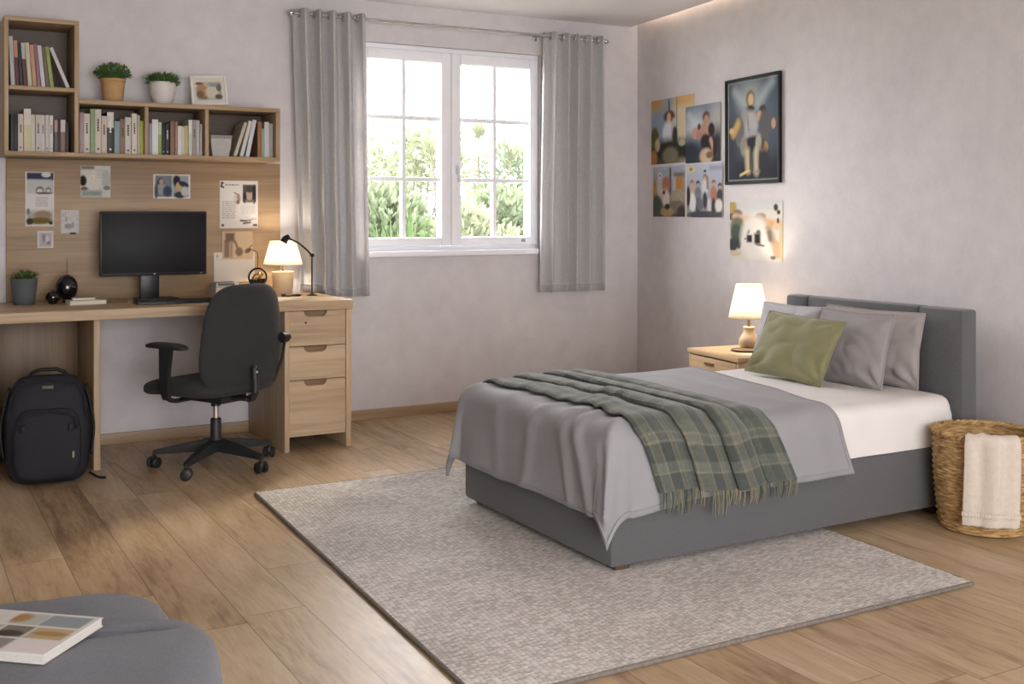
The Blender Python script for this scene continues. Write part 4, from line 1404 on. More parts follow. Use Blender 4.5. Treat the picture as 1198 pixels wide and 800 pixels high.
pillow('olive green cushion in front of the grey pillows', (3.548, 3.80, ZP + 0.008), (rad(-29), rad(2), rad(-88)), 0.47, 0.315, 0.105, M_green, 4, GPil)

# ------------------------------------------------------------------ nightstand and what stands on it
NX, NY = 4.07, 4.645
ns = thing('nightstand', 'small oak nightstand with one drawer beside the bed', 'nightstand', (NX, NY, 0), (0, 0, -PI / 2 - WA))
# local: x along the wall (towards the viewer), y into the wall; front at y = -0.2
M_nsX = wood('nightstand_oak', S(190, 156, 114), S(214, 182, 140), 'X')
MB().box((0, 0, 0.488), (0.50, 0.42, 0.026), 0.006).build('top', M_nsX, ns)
cz = MB()
cz.span((-0.245, -0.20, 0.03), (-0.225, 0.20, 0.474), 0.002).span((0.225, -0.20, 0.03), (0.245, 0.20, 0.474), 0.002)
cz.span((-0.225, 0.18, 0.03), (0.225, 0.2, 0.474)).span((-0.225, -0.195, 0.03), (0.225, 0.18, 0.05)).span((-0.225, -0.195, 0.235), (0.225, 0.18, 0.25))
cz.build('carcass', M_nsX, ns)
dr = MB().span((-0.222, -0.203, 0.255), (0.222, -0.183, 0.468), 0.003).build('drawer', M_nsX, ns)
MB().box((-0.03, -0.207, 0.437), (0.085, 0.012, 0.014), 0.004).build('pull', mat('pull_bronze', S(110, 84, 58), 0.4, metallic=0.3), dr)
for sx in (-0.22, 0.22):
    for sy in (-0.17, 0.17):
        MB().box((sx, sy, 0.015), (0.04, 0.04, 0.03), 0.003).build('foot', M_nsX, ns)
TN = 0.5015


def shade_mat(name, col):
    return thin_mat(name, col, 0.62, 0.03, 40)


def table_lamp(name, label, loc, base_prof, base_mat, neck, shade, shade_h, power, group):
    """base_prof: lathe profile; neck: (z0, z1, r); shade: (r bottom, r top, z bottom, z top)."""
    o = thing(name, label, 'lamp', loc, group=group)
    MB().lathe(base_prof, n=36).build('base', base_mat, o)
    M_br = mat('brass_neck', S(150, 122, 84), 0.35, 0.05, metallic=0.7)
    MB().tube([(0, 0, neck[0]), (0, 0, neck[1])], neck[2], 14).build('neck', M_br, o)
    rb, rt, zb, zt = shade
    prof = [(rb, zb), (rb * 0.75 + rt * 0.25, zb * 0.75 + zt * 0.25), (rb * 0.5 + rt * 0.5, zb * 0.5 + zt * 0.5), (rt, zt)]
    MB().lathe(prof, n=48).build('lamp_shade', shade_mat('lamp_shade_linen', S(250, 244, 234)), o, solid=0.0015, soff=0)
    rim = MB()
    for r_, z_ in ((rb, zb), (rt, zt)):
        rim.tube([(r_ * math.cos(q), r_ * math.sin(q), z_) for q in [2 * PI * k / 40 for k in range(40)]], 0.002, 6, closed=True)
    rim.build('shade_rim', mat('shade_trim', S(236, 222, 200), 0.8), o)
    zc = zb * 0.55 + zt * 0.45
    MB().ball((0, 0, zc - 0.030), (0.018, 0.018, 0.024)).build('bulb', emit_mat('bulb_glow', (1.0, 0.90, 0.76), 18.0), o)
    sp = MB()
    for q in (0, 2.1, 4.2):
        sp.tube([(0, 0, zt - 0.012), (rt * math.cos(q), rt * math.sin(q), zt - 0.004)], 0.0012, 5)
    sp.tube([(0, 0, neck[1] - 0.002), (0, 0, zc - 0.050)], 0.005, 8)
    sp.build('shade_fitting', M_br, o)
    ld = bpy.data.lights.new(name + '_light', 'POINT')
    ld.energy = power
    ld.color = (1.0, 0.86, 0.68)
    ld.shadow_soft_size = 0.02
    lo = bpy.data.objects.new(name + '_light', ld)
    COL.objects.link(lo)
    lo.parent = o
    lo.location = (0, 0, zc + 0.018)
    return o


M_ceramic = mat('ceramic_sand', S(206, 184, 154), 0.55, 0.10, 18, 0.1, 60)
M_tray = mat('tray_dark_wood', S(104, 78, 54), 0.5, 0.1)
tr = MB().lathe([(0, 0), (0.072, 0), (0.076, 0.004), (0.076, 0.010), (0.070, 0.008), (0, 0.008)], n=40)
tag(tr.build('round_tray', M_tray, None, (4.07, 4.64, TN)), 'thin round dark tray under the front of the bedside lamp', 'tray')
table_lamp('table_lamp', 'small lit table lamp with sand ceramic base on the nightstand', (4.17, 4.72, TN),
           [(0, 0), (0.046, 0), (0.050, 0.006), (0.056, 0.03), (0.053, 0.055), (0.040, 0.075), (0.031, 0.088), (0.029, 0.108), (0.033, 0.116), (0.030, 0.121), (0.010, 0.122), (0, 0.122)],
           M_ceramic, (0.119, 0.185, 0.008), (0.112, 0.070, 0.172, 0.355), 0, 7.0, 'lit table lamps')
dg = thing('drinking_glass', 'clear empty tumbler on the nightstand behind the lamp base', 'glass', (4.225, 4.615, TN))
gl = MB().lathe([(0.0, 0.003), (0.022, 0.003), (0.026, 0.095), (0.028, 0.095), (0.0245, 0.0), (0.0, 0.0)], n=28)
gl.build('tumbler', glass_mat('tumbler_glass', (0.93, 0.92, 0.9), 0.12), dg)
MB().tube([(0.027 * math.cos(q), 0.027 * math.sin(q), 0.095) for q in [2 * PI * k / 28 for k in range(28)]], 0.0016, 6, closed=True).build('rim', mat('glass_rim', S(200, 186, 172), 0.2), dg)

# ------------------------------------------------------------------ wicker basket and towel
BX, BY = 3.815, 2.93
bas = thing('basket', 'round woven seagrass basket at the head end of the bed', 'basket', (BX, BY, 0))


def weave_mat():
    m = bpy.data.materials.new('seagrass_weave')
    m.use_nodes = True
    nt = m.node_tree
    b = nt.nodes['Principled BSDF']
    b.inputs['Roughness'].default_value = 0.75
    tc = nn(nt, 'ShaderNodeTexCoord')
    no = nn(nt, 'ShaderNodeTexNoise')
    no.inputs['Scale'].default_value = 1
    no.inputs['Detail'].default_value = 3
    mp = nn(nt, 'ShaderNodeMapping')
    mp.inputs['Scale'].default_value = (26, 26, 120)
    nt.links.new(tc.outputs['Object'], mp.inputs['Vector'])
    nt.links.new(mp.outputs[0], no.inputs['Vector'])
    rp = nn(nt, 'ShaderNodeValToRGB')
    e = rp.color_ramp.elements
    e[0].position, e[0].color = 0.3, S(128, 96, 56) + (1,)
    e[1].position, e[1].color = 0.72, S(212, 182, 132) + (1,)
    k = e.new(0.5)
    k.color = S(182, 146, 96) + (1,)
    nt.links.new(no.outputs['Fac'], rp.inputs['Fac'])
    nt.links.new(rp.outputs['Color'], b.inputs['Base Color'])
    return m


M_weave = weave_mat()
BH = 0.375
NST, NROW = 30, 32


def bas_r(z):
    t = z / BH
    return 0.168 + 0.020 * math.sin(min(1, t * 1.1) * PI * 0.5) + 0.003 * math.sin(t * PI)


NA, NZ = NST * 8, NROW * 6


def bas_fn(u, v):
    a = 2 * PI * u
    z = 0.003 + (BH - 0.004) * v
    rw = v * NROW
    i = int(min(rw, NROW - 1e-6))
    fz = rw - i
    th = u * NST
    wv = math.cos(PI * th + PI * i)
    r = bas_r(z) + 0.0034 * wv * math.sin(PI * fz) + 0.0050 * math.sin(PI * fz) ** 0.7 - 0.002
    r += 0.0012 * noise.noise((u * 90, v * 60, 3))
    return (r * math.cos(a), r * math.sin(a), z)


bm_ = MB().grid(bas_fn, NA, NZ)
bm_.lathe([(0, 0.004), (0.165, 0.004)], n=48)
bm_.lathe([(0.160, 0.012), (0.176, BH * 0.5), (0.182, BH)], n=60)
bm_.build('body', M_weave, bas, angle=70)
rim = MB()
for k3 in range(3):
    pts = []
    for k in range(180):
        a = 2 * PI * k / 180
        ph = a * 15 + 2 * PI * k3 / 3
        r = bas_r(BH) + 0.001 + 0.0075 * math.cos(ph)
        pts.append((r * math.cos(a), r * math.sin(a), BH + 0.004 + 0.0075 * math.sin(ph)))
    rim.tube(pts, 0.0075, 6, closed=True)
rim.build('rim', M_weave, bas)

M_towel = mat('towel_cream', S(212, 200, 186), 0.95, 0.05, 60, 0.5, 260, sheen=0.2)
tw = thing('towel', 'cream fringed cloth hanging over the front of the basket', 'towel', (BX, BY, 0.2))
TA = math.atan2(-2.93, -3.815) + rad(8)
# slightly right of the viewer's side of the basket
prof = [(0.095, 0.300), (0.125, 0.345), (0.150, 0.385), (0.172, 0.401), (0.195, 0.403), (0.212, 0.392), (0.217, 0.365), (0.2155, 0.25), (0.213, 0.12), (0.212, 0.052)]
pl = [0]
for i in range(1, len(prof)):
    pl.append(pl[-1] + math.hypot(prof[i][0] - prof[i - 1][0], prof[i][1] - prof[i - 1][1]))


def towel_fn(u, v):
    s = v * pl[-1]
    r = interp(s, pl, [p[0] for p in prof])
    z = interp(s, pl, [p[1] for p in prof])
    hang = sstep(0.2, 0.45, v)
    wdt = 0.094 + 0.006 * v
    a0 = (u - 0.5) * 2 * wdt / 0.205
    fold = 0.006 * math.sin(u * 15 + 0.5) + 0.007 * max(0, math.sin(u * 9.5 + 2.2)) ** 3
    r += fold * (0.4 + 0.6 * hang) + 0.002 * noise.noise((u * 6, v * 6, 1)) + 0.004
    a = TA + a0 + 0.02 * math.sin(v * 4)
    if v > 0.99:
        z += 0.006 * noise.noise((u * 14, 5, 5))
    return (r * math.cos(a), r * math.sin(a), z - 0.2 + (0.008 * noise.noise((u * 5, 3, 3)) if v < 0.5 else 0))


MB().grid(towel_fn, 60, 70).build('cloth', M_towel, tw, solid=0.004, soff=1)


def fr_fn(u, v):
    p = Vector(towel_fn(u, 0.915 + 0.012 * math.sin(PI * v)))
    q = Vector((p.x, p.y, 0)).normalized()
    p = p + q * (0.0045 + 0.003 * math.sin(PI * v) + 0.0012 * math.sin(u * 170))
    return (p.x, p.y, p.z - 0.006 + 0.016 * v)


MB().grid(fr_fn, 120, 6).build('ruffle', M_towel, tw, solid=0.001, soff=1)


def bunch(u, v):
    a = 2 * PI * u
    rr_ = 0.155 * v
    x, y = rr_ * math.cos(a), rr_ * math.sin(a)
    z = 0.352 - 0.05 * v * v + 0.022 * noise.noise((x * 16, y * 16, 2)) + 0.010 * noise.noise((x * 40, y * 40, 7))
    return (x, y, z - 0.2)


MB().grid(bunch, 60, 18).build('bunched_end', M_towel, tw, solid=0.004, soff=-1)

# ------------------------------------------------------------------ office chair
ch = thing('office_chair', 'black swivel office chair on castors at the desk', 'office chair', (1.412, 5.50, 0), (0, 0, rad(29)))
M_blk = mat('chair_plastic', S(36, 36, 38), 0.5, 0.06, 40)
M_fab = mat('chair_fabric', S(42, 42, 44), 0.9, 0.12, 260, 0.3, 600, sheen=0.05)
M_gas = mat('gas_lift_steel', S(206, 196, 186), 0.3, 0.02, metallic=0.8)
RZ = rad(29)
for k in range(5):
    a = rad(157 + 72 * k) - RZ
    ca, sa = math.cos(a), math.sin(a)
    # tapering arm, box section
    vs = []
    for t in (0.0, 0.35, 0.7, 1.0):
        r = 0.022 + 0.28 * t
        wd = 0.030 * (1 - t) + 0.016 * t
        zt_ = 0.135 - 0.05 * t ** 1.3
        zb_ = 0.078 - 0.016 * t + 0.004
        for (sw, z) in ((-1, zb_), (1, zb_), (0.7, zt_), (-0.7, zt_)):
            vs.append((r * ca - sw * wd * sa, r * sa + sw * wd * ca, z))
    fs = [[3, 2, 1, 0]] + [[i * 4 + q, i * 4 + (q + 1) % 4, (i + 1) * 4 + (q + 1) % 4, (i + 1) * 4 + q] for i in range(3) for q in range(4)] + [[12, 13, 14, 15]]
    arm = MB()
    arm.add(vs, fs)
    arm.build('base_leg', M_blk, ch, angle=30)
    cs = MB()
    cxx, cyy = 0.297 * ca, 0.297 * sa
    roll = a + 0.9 + k
    dx, dy = math.cos(roll), math.sin(roll)
    cs.tube([(cxx, cyy, 0.05), (cxx, cyy, 0.075)], 0.008, 10)
    cs.ball((cxx, cyy, 0.037), (0.019, 0.019, 0.026), 14, 8)
    for sgn in (-1, 1):
        p0 = Vector((cxx, cyy, 0.027)) + Vector((-dy, dx, 0)) * sgn * 0.010
        p1 = Vector((cxx, cyy, 0.027)) + Vector((-dy, dx, 0)) * sgn * 0.028
        pm = (p0 + p1) / 2
        cs.tube([p0, p0.lerp(pm, 0.3), pm.lerp(p1, 0.6), p1], [0.024, 0.0268, 0.0268, 0.021], 18)
    cs.build('caster', M_blk, ch)
col = MB()
col.lathe([(0, 0.075), (0.034, 0.075), (0.036, 0.13), (0.030, 0.145), (0.027, 0.15), (0.026, 0.235), (0.020, 0.24), (0, 0.24)], n=24)
col.build('column_sleeve', M_blk, ch)
MB().tube([(0, 0, 0.238), (0, 0, 0.335)], 0.014, 18).build('gas_lift', M_gas, ch)
mc = MB().box((0, -0.01, 0.345), (0.17, 0.24, 0.035), 0.01).tube([(0, 0, 0.30), (0, 0, 0.335)], 0.024, 14)
mc.build('mechanism', M_blk, ch)
MB().tube([(0.06, 0.03, 0.342), (0.17, 0.02, 0.338), (0.25, 0.015, 0.334)], 0.006, 8).box((0.255, 0.015, 0.334), (0.05, 0.018, 0.010), 0.004).build('lever', M_blk, ch)
# seat


def sq(t, p):
    return math.copysign(abs(t) ** p, t)


def seat_fn(u, v):
    a, b2 = 2 * PI * u, -PI / 2 + PI * v
    x = 0.272 * sq(math.cos(a), 0.55) * math.cos(b2) ** 0.35
    y = 0.262 * sq(math.sin(a), 0.55) * math.cos(b2) ** 0.35
    z = 0.041 * sq(math.sin(b2), 0.8)
    z -= 0.018 * sstep(0.1, 0.24, y)
    z += 0.010 * (x / 0.258) ** 2 * (1 if b2 > 0 else 0.3)
    return (x, y + 0.045, z + 0.405)


MB().grid(seat_fn, 64, 24).build('seat', M_fab, ch, merge=True, angle=80)
# backrest


def back_fn(u, v):
    a, b2 = 2 * PI * u, -PI / 2 + PI * v
    cx, cz = sq(math.cos(a), 0.52), sq(math.sin(a), 0.52)
    q = max(0.0, math.cos(b2)) ** 0.4
    zz = cz * 0.255 * q
    wdt = 0.258 - 0.022 * (zz / 0.255) - 0.012 * (zz / 0.255) ** 2
    xx = cx * wdt * q
    y = -0.20 + 0.030 * sq(math.sin(b2), 0.8) - 0.13 * (zz + 0.12) * 0.55 + 0.45 * (xx ** 2)
    y += 0.10 * (zz + 0.05) ** 2
    return (xx, y, 0.655 + zz)


MB().grid(back_fn, 72, 22).build('backrest', M_fab, ch, merge=True, angle=80)
bar = MB()
bar.box((0, -0.135, 0.352), (0.055, 0.20, 0.016), 0.005)
bpts = [(0, -0.22, 0.352), (0, -0.252, 0.362), (0, -0.268, 0.39), (0, -0.268, 0.44), (0, -0.262, 0.50)]
for i in range(4):
    p, q = Vector(bpts[i]), Vector(bpts[i + 1])
    bar.tube([p, q], 0.017, 10)
    bar.ball(q, 0.0172, 12, 8)
bar.build('back_support', M_blk, ch)
MB().ball((0, -0.280, 0.487), (0.007, 0.004, 0.007), 10, 6).build('bolt', M_gas, ch)
for sx in (-1, 1):
    am = MB()
    am.box((sx * 0.20, 0.02, 0.355), (0.12, 0.06, 0.012), 0.004)
    pts = [(sx * 0.235, 0.02, 0.355), (sx * 0.290, 0.02, 0.372), (sx * 0.304, 0.018, 0.42), (sx * 0.306, 0.015, 0.50), (sx * 0.303, 0.01, 0.612)]
    vs = []
    for i, p in enumerate(pts):
        hw_ = (0.022, 0.024, 0.026, 0.030, 0.040)[i]
        tx = 0.010
        for (ax, ay) in ((-tx, -hw_), (tx, -hw_), (tx, hw_), (-tx, hw_)):
            vs.append((p[0] + ax * (1 if i > 1 else 0.6), p[1] + ay, p[2] + (0.006 * (-sx) * (ax / tx) if i < 2 else 0)))
    fs = [[3, 2, 1, 0]] + [[i * 4 + q, i * 4 + (q + 1) % 4, (i + 1) * 4 + (q + 1) % 4, (i + 1) * 4 + q] for i in range(4) for q in range(4)] + [[16, 17, 18, 19]]
    am.add(vs, fs)
    ao = am.build('armrest', M_blk, ch, angle=50)

    def pad(u, v):
        a, b2 = 2 * PI * u, -PI / 2 + PI * v
        cb = max(0.0, math.cos(b2)) ** 0.4
        x = sx * 0.300 + 0.038 * sq(math.cos(a), 0.7) * cb
        y = 0.01 + 0.135 * sq(math.sin(a), 0.7) * cb
        z = 0.625 + 0.014 * sq(math.sin(b2), 0.8) - 0.18 * max(0, -(y + 0.05)) * 0.4 - 0.9 * max(0, y - 0.06) ** 2
        return (x, y, z)
    MB().grid(pad, 40, 14).build('arm_pad', M_blk, ao, merge=True, angle=80)
kn = MB().tube([(0.215, -0.235, 0.630), (0.252, -0.235, 0.630)], 0.026, 18).tube([(0.252, -0.235, 0.630), (0.266, -0.235, 0.630)], 0.018, 14)
kn.build('adjuster_knob', M_blk, ch)
MB().tube([(0.25, -0.225, 0.61), (0.256, -0.20, 0.52), (0.225, -0.175, 0.41), (0.13, -0.12, 0.362)], 0.007, 8).build('adjuster_rod', M_blk, ch)

# ------------------------------------------------------------------ backpack
M_navy = mat('backpack_nylon', S(25, 25, 34), 0.75, 0.12, 90, 0.3, 420)
M_navy2 = mat('backpack_trim', S(14, 14, 18), 0.65, 0.1, 60)
bp = thing('backpack', 'dark navy backpack standing on the floor in front of the desk bay', 'backpack', (0.645, 5.545, 0.004), (rad(-4), 0, rad(-8)))


def pack(hx, hy, hz, cyy, czz, pw=0.5, top=0.10):
    def fn(u, v):
        a, b2 = 2 * PI * u, -PI / 2 + PI * v
        cb = max(0.0, math.cos(b2)) ** 0.32
        z = hz * sq(math.sin(b2), 0.55)
        k = 1 - top * sstep(0.2, 1.0, z / hz)
        x = hx * sq(math.cos(a), pw) * cb * k
        y = hy * sq(math.sin(a), pw) * cb * (1 - 0.25 * sstep(0.1, 1, z / hz))
        wr = 0.006 * noise.noise((x * 12, z * 12, y * 5)) + 0.003 * noise.noise((x * 30, z * 30, 2))
        return (x * (1 + wr), y + cyy - wr, z + czz)
    return fn


MB().grid(pack(0.185, 0.105, 0.246, 0.0, 0.248, 0.5, 0.12), 72, 44).build('body', M_navy, bp, merge=True, angle=80)
pk = MB().grid(pack(0.145, 0.034, 0.16, -0.102, 0.185, 0.5, 0.06), 56, 36).build('front_pocket', M_navy, bp, merge=True, angle=80)
pts = [(-0.125, -0.142, 0.25), (-0.118, -0.135, 0.295), (-0.09, -0.128, 0.322), (0, -0.126, 0.332), (0.09, -0.128, 0.322), (0.118, -0.135, 0.295), (0.125, -0.142, 0.25)]
MB().tube(pts, 0.006, 8).build('zip', M_navy2, pk)
pts = [(-0.165, -0.085, 0.30), (-0.155, -0.088, 0.40), (-0.12, -0.084, 0.455), (0, -0.082, 0.472), (0.12, -0.084, 0.455), (0.155, -0.088, 0.40), (0.165, -0.085, 0.30)]
MB().tube(pts, 0.005, 8).build('zip', M_navy2, bp)
MB().tube([(-0.085, 0.02, 0.478), (-0.07, 0.0, 0.505), (-0.035, -0.01, 0.520), (0.035, -0.01, 0.520), (0.07, 0.0, 0.505), (0.085, 0.02, 0.478)], 0.009, 10).build('top_handle', M_navy2, bp)
MB().box((0.0, -0.090, 0.443), (0.05, 0.005, 0.016), 0.002, rot=(rad(-8), 0, 0)).build('badge', mat('badge_grey', S(84, 76, 66), 0.5), bp)
for sx in (-0.1, 0.1):
    MB().box((sx, -0.142, 0.262), (0.02, 0.012, 0.034), 0.004).build('zip_puller', M_navy2, bp)
MB().box((0.11, -0.14, 0.135), (0.010, 0.006, 0.03), 0.002).build('pull_tab', mat('tab_tan', S(150, 136, 110), 0.6), bp)
for sx in (-1, 1):
    sp_ = MB()

    def side(u, v, sx=sx):
        x = sx * (0.186 - 0.02 * sstep(0.3, 1, v) + 0.016 * math.sin(PI * v))
        return (x, -0.06 + 0.12 * u, 0.12 + 0.32 * v)
    sp_.grid(side, 6, 16)
    sp_.build('side_strap', M_navy2, bp, solid=0.010, soff=0)
MB().tube([(0.18, 0.0, 0.03), (0.21, -0.03, 0.012), (0.225, -0.06, 0.009), (0.25, -0.07, 0.009)], 0.006, 8).build('loose_strap', M_navy2, bp)

# ------------------------------------------------------------------ things on the desk
T0 = DZ + 0.0004
mon = thing('monitor', 'black widescreen monitor switched off on the desk', 'monitor', (1.235, 6.08, T0))
M_bez = mat('monitor_black', S(20, 20, 22), 0.4, 0.03)
MB().span((-0.277, 0.0, 0.130), (0.277, 0.03, 0.472), 0.006).build('housing', M_bez, mon)
MB().span((-0.268, -0.0015, 0.147), (0.268, 0.001, 0.463), 0.0005).build('screen', mat('screen_dark', S(22, 22, 25), 0.5, 0.02, spec=0.22), mon)
MB().box((0.0, -0.0012, 0.139), (0.012, 0.002, 0.007), 0.001).build('badge', mat('badge_silver', S(160, 160, 164), 0.4), mon)
MB().box((0.246, -0.0012, 0.139), (0.014, 0.002, 0.006), 0.001).build('power_button', mat('button_grey', S(104, 104, 106), 0.4), mon)
MB().box((-0.02, 0.035, 0.10), (0.10, 0.025, 0.19), 0.006).box((-0.03, 0.035, 0.30), (0.12, 0.03, 0.12), 0.006).build('stand_neck', M_bez, mon)
MB().box((0.01, 0.03, 0.006), (0.21, 0.15, 0.011), 0.004).build('stand_base', M_bez, mon)
kb = thing('keyboard', 'thin black keyboard on the desk before the monitor', 'keyboard', (1.290, 5.835, T0))
MB().box((0, 0, 0.006), (0.40, 0.14, 0.012), 0.003).build('tray', M_bez, kb)
ky = MB()
for j in range(5):
    for i in range(17):
        ky.box((-0.186 + i * 0.0232, -0.046 + j * 0.023, 0.0145), (0.0195, 0.019, 0.005), 0)
ky.build('keys', mat('keycaps_black', S(34, 34, 36), 0.6), kb, smooth=False)
MB2 = MB().box((0, 0, 0.006), (0.07, 0.035, 0.011), 0.001)
tag(MB2.build('sticky_note_pad', mat('note_yellow', S(206, 176, 72), 0.8), None, (1.56, 5.86, T0), (0, 0, rad(12))), 'small yellow pad lying beside the keyboard', 'notepad')


def blades(n, r0, h, spread, wd, seed, droop=0.5, hv=0.4):
    rr = random.Random(seed)
    mb = MB()
    for _ in range(n):
        a = rr.uniform(0, 2 * PI)
        rb = r0 * math.sqrt(rr.random())
        hh = h * rr.uniform(1 - hv, 1.0)
        sp = spread * rr.uniform(0.2, 1.0) * (0.35 + 0.65 * rb / r0)
        w_ = wd * rr.uniform(0.7, 1.2)
        px, py = rb * math.cos(a), rb * math.sin(a)
        a2 = a + rr.uniform(-0.7, 0.7)
        dx, dy = math.cos(a2), math.sin(a2)
        nx, ny = -dy, dx
        vs = []
        K = 5
        for k in range(K):
            t = k / (K - 1)
            ww = w_ * (math.sin(PI * (0.12 + 0.88 * t)) ** 0.7 if k < K - 1 else 0.04)
            x = px + dx * sp * t ** 1.4
            y = py + dy * sp * t ** 1.4
            z = hh * (t - droop * t ** 3 * (sp / max(spread, 1e-4)))
            vs += [(x - nx * ww, y - ny * ww, z), (x, y, z - ww * 0.35), (x + nx * ww, y + ny * ww, z)]
        fs = []
        for k in range(K - 1):
            o = k * 3
            fs += [[o, o + 1, o + 4, o + 3], [o + 1, o + 2, o + 5, o + 4]]
        mb.add(vs, fs)
    return mb


def bushy(n, c, R, leaf, seed):
    """Small leaves scattered in a dome."""
    rr = random.Random(seed)
    mb = MB()
    for _ in range(n):
        a, b2 = rr.uniform(0, 2 * PI), math.asin(rr.uniform(-0.25, 1))
        q = rr.uniform(0.45, 1.0) ** 0.5
        p = Vector((c[0] + R[0] * q * math.cos(a) * math.cos(b2), c[1] + R[1] * q * math.sin(a) * math.cos(b2), c[2] + R[2] * q * math.sin(b2)))
        d = Vector((math.cos(a) * math.cos(b2), math.sin(a) * math.cos(b2), math.sin(b2) + 0.3)) + Vector((rr.uniform(-.7, .7), rr.uniform(-.7, .7), rr.uniform(-.5, .7)))
        d.normalize()
        s = d.cross(Vector((rr.uniform(-1, 1), rr.uniform(-1, 1), rr.uniform(-1, 1)))).normalized()
        l = leaf * rr.uniform(0.6, 1.3)
        mb.add([p, p + d * l * 0.5 + s * l * 0.22, p + d * l, p + d * l * 0.5 - s * l * 0.22], [[0, 1, 2, 3]])
    return mb


M_leaf = thin_mat('leaf_green', S(84, 112, 58), 0.25, 0.25, 60)
M_leaf2 = thin_mat('leaf_deep_green', S(92, 120, 70), 0.25, 0.25, 60)
M_soil = mat('potting_soil', S(54, 42, 34), 0.95, 0.3, 120, 0.5)
ST = 1.8355


def pot_plant(label, loc, prof, pm, soil, leaves, leafmat, group):
    o = thing('potted_plant', label, 'potted plant', loc, group=group)
    MB().lathe(prof, n=40).build('pot', pm, o)
    MB().lathe([(0, soil[1]), (soil[0], soil[1])], n=24).build('soil', M_soil, o)
    for l in leaves:
        pass
    mb = MB()
    for l in leaves:
        mb.add(l.v, l.f)
    mb.v = [(x, y, z + soil[1]) for x, y, z in mb.v]
    mb.build('foliage', leafmat, o)
    return o


def shift(mb, dz):
    mb.v = [(x, y, z + dz) for x, y, z in mb.v]
    return mb


tan = mat('terracotta_tan', S(186, 146, 100), 0.8, 0.08, 25, 0.1, 60)
pot_plant('bushy green plant in a tan clay pot on top of the shelf', (1.03, 6.12, ST),
          [(0, 0), (0.046, 0), (0.050, 0.004), (0.056, 0.06), (0.060, 0.108), (0.064, 0.110), (0.065, 0.124), (0.059, 0.124), (0.057, 0.108), (0, 0.106)],
          tan, (0.056, 0.108), [blades(300, 0.05, 0.10, 0.09, 0.0028, 1, 0.6), bushy(900, (0, 0, 0.035), (0.09, 0.09, 0.062), 0.014, 3)], M_leaf2, 'plants on top of the shelf')
whitepot = mat('white_glaze', S(212, 206, 200), 0.5, 0.04, 20)
pr = [(0, 0), (0.036, 0), (0.040, 0.003)]
for k in range(1, 11):
    t = k / 10
    r = 0.040 + 0.028 * math.sin(min(1, t * 1.5) * PI * 0.5)
    pr += [(r, 0.004 + 0.116 * (t - 0.08)), (r + 0.001, 0.004 + 0.116 * (t - 0.05)), (r, 0.004 + 0.116 * t)]
pr += [(0.069, 0.121), (0.064, 0.121), (0.062, 0.108), (0, 0.106)]
pot_plant('spiky green plant in a round white pot on top of the shelf', (1.285, 6.12, ST), pr, whitepot, (0.062, 0.108),
          [blades(230, 0.055, 0.085, 0.10, 0.004, 6, 0.5), bushy(420, (0, 0, 0.012), (0.085, 0.085, 0.045), 0.015, 4)], M_leaf2, 'plants on top of the shelf')
pgrey = mat('pot_slate_grey', S(84, 88, 92), 0.75, 0.06, 25, 0.1, 90)
pot_plant('small sprouting plant in a slate grey pot on the desk', (0.597, 6.10, T0),
          [(0, 0), (0.050, 0), (0.052, 0.003), (0.064, 0.128), (0.066, 0.133), (0.061, 0.133), (0.058, 0.12), (0, 0.118)],
          pgrey, (0.057, 0.12), [blades(34, 0.03, 0.075, 0.085, 0.007, 11, 0.7), bushy(26, (0, 0, 0.01), (0.05, 0.05, 0.03), 0.024, 5)], M_leaf, None)

pf = thing('framed_photo', 'small white photo frame leaning on top of the shelf', 'picture frame', (1.545, 6.14, ST + 0.0105), (rad(-14), rad(-3), rad(-6)))
fw, fh, ft = 0.097, 0.172, 0.012
fr = MB()
fr.span((-fw, -0.012, 0.0), (-fw + ft, 0, fh), 0.002).span((fw - ft, -0.012, 0), (fw, 0, fh), 0.002)
fr.span((-fw + ft, -0.012, 0), (fw - ft, 0, ft), 0.002).span((-fw + ft, -0.012, fh - ft), (fw - ft, 0, fh), 0.002)
fr.span((-fw + 0.004, -0.003, 0.004), (fw - 0.004, 0.002, fh - 0.004))
fr.build('frame', mat('frame_offwhite', S(226, 220, 212), 0.5, 0.03), pf)
a = Art(46, 40, (212, 206, 196))
a.r(0.12, 0.14, 0.9, 0.84, (170, 164, 152), 0.03).e(0.3, 0.5, 0.2, 0.26, (176, 136, 96)).e(0.22, 0.35, 0.12, 0.16, (120, 104, 84)).e(0.6, 0.45, 0.2, 0.26, (206, 196, 178)).e(0.82, 0.62, 0.08, 0.16, (112, 106, 96)).e(0.8, 0.26, 0.12, 0.1, (96, 92, 84)).e(0.65, 0.72, 0.14, 0.07, (140, 152, 160)).e(0.2, 0.78, 0.12, 0.05, (100, 92, 84)).e(0.34, 0.22, 0.1, 0.07, (130, 116, 92)).e(0.42, 0.75, 0.06, 0.08, (206, 176, 140))
a.mesh(lambda u, v: ((u - 0.5) * 2 * (fw - ft), -0.005, ft + v * (fh - 2 * ft)), 0.001).build('photo', M_print, pf, smooth=False)
MB().box((0, 0.022, 0.055), (0.03, 0.004, 0.11), 0.001, rot=(rad(22), 0, 0)).build('easel_back', mat('easel_card', S(120, 110, 98), 0.8), pf)

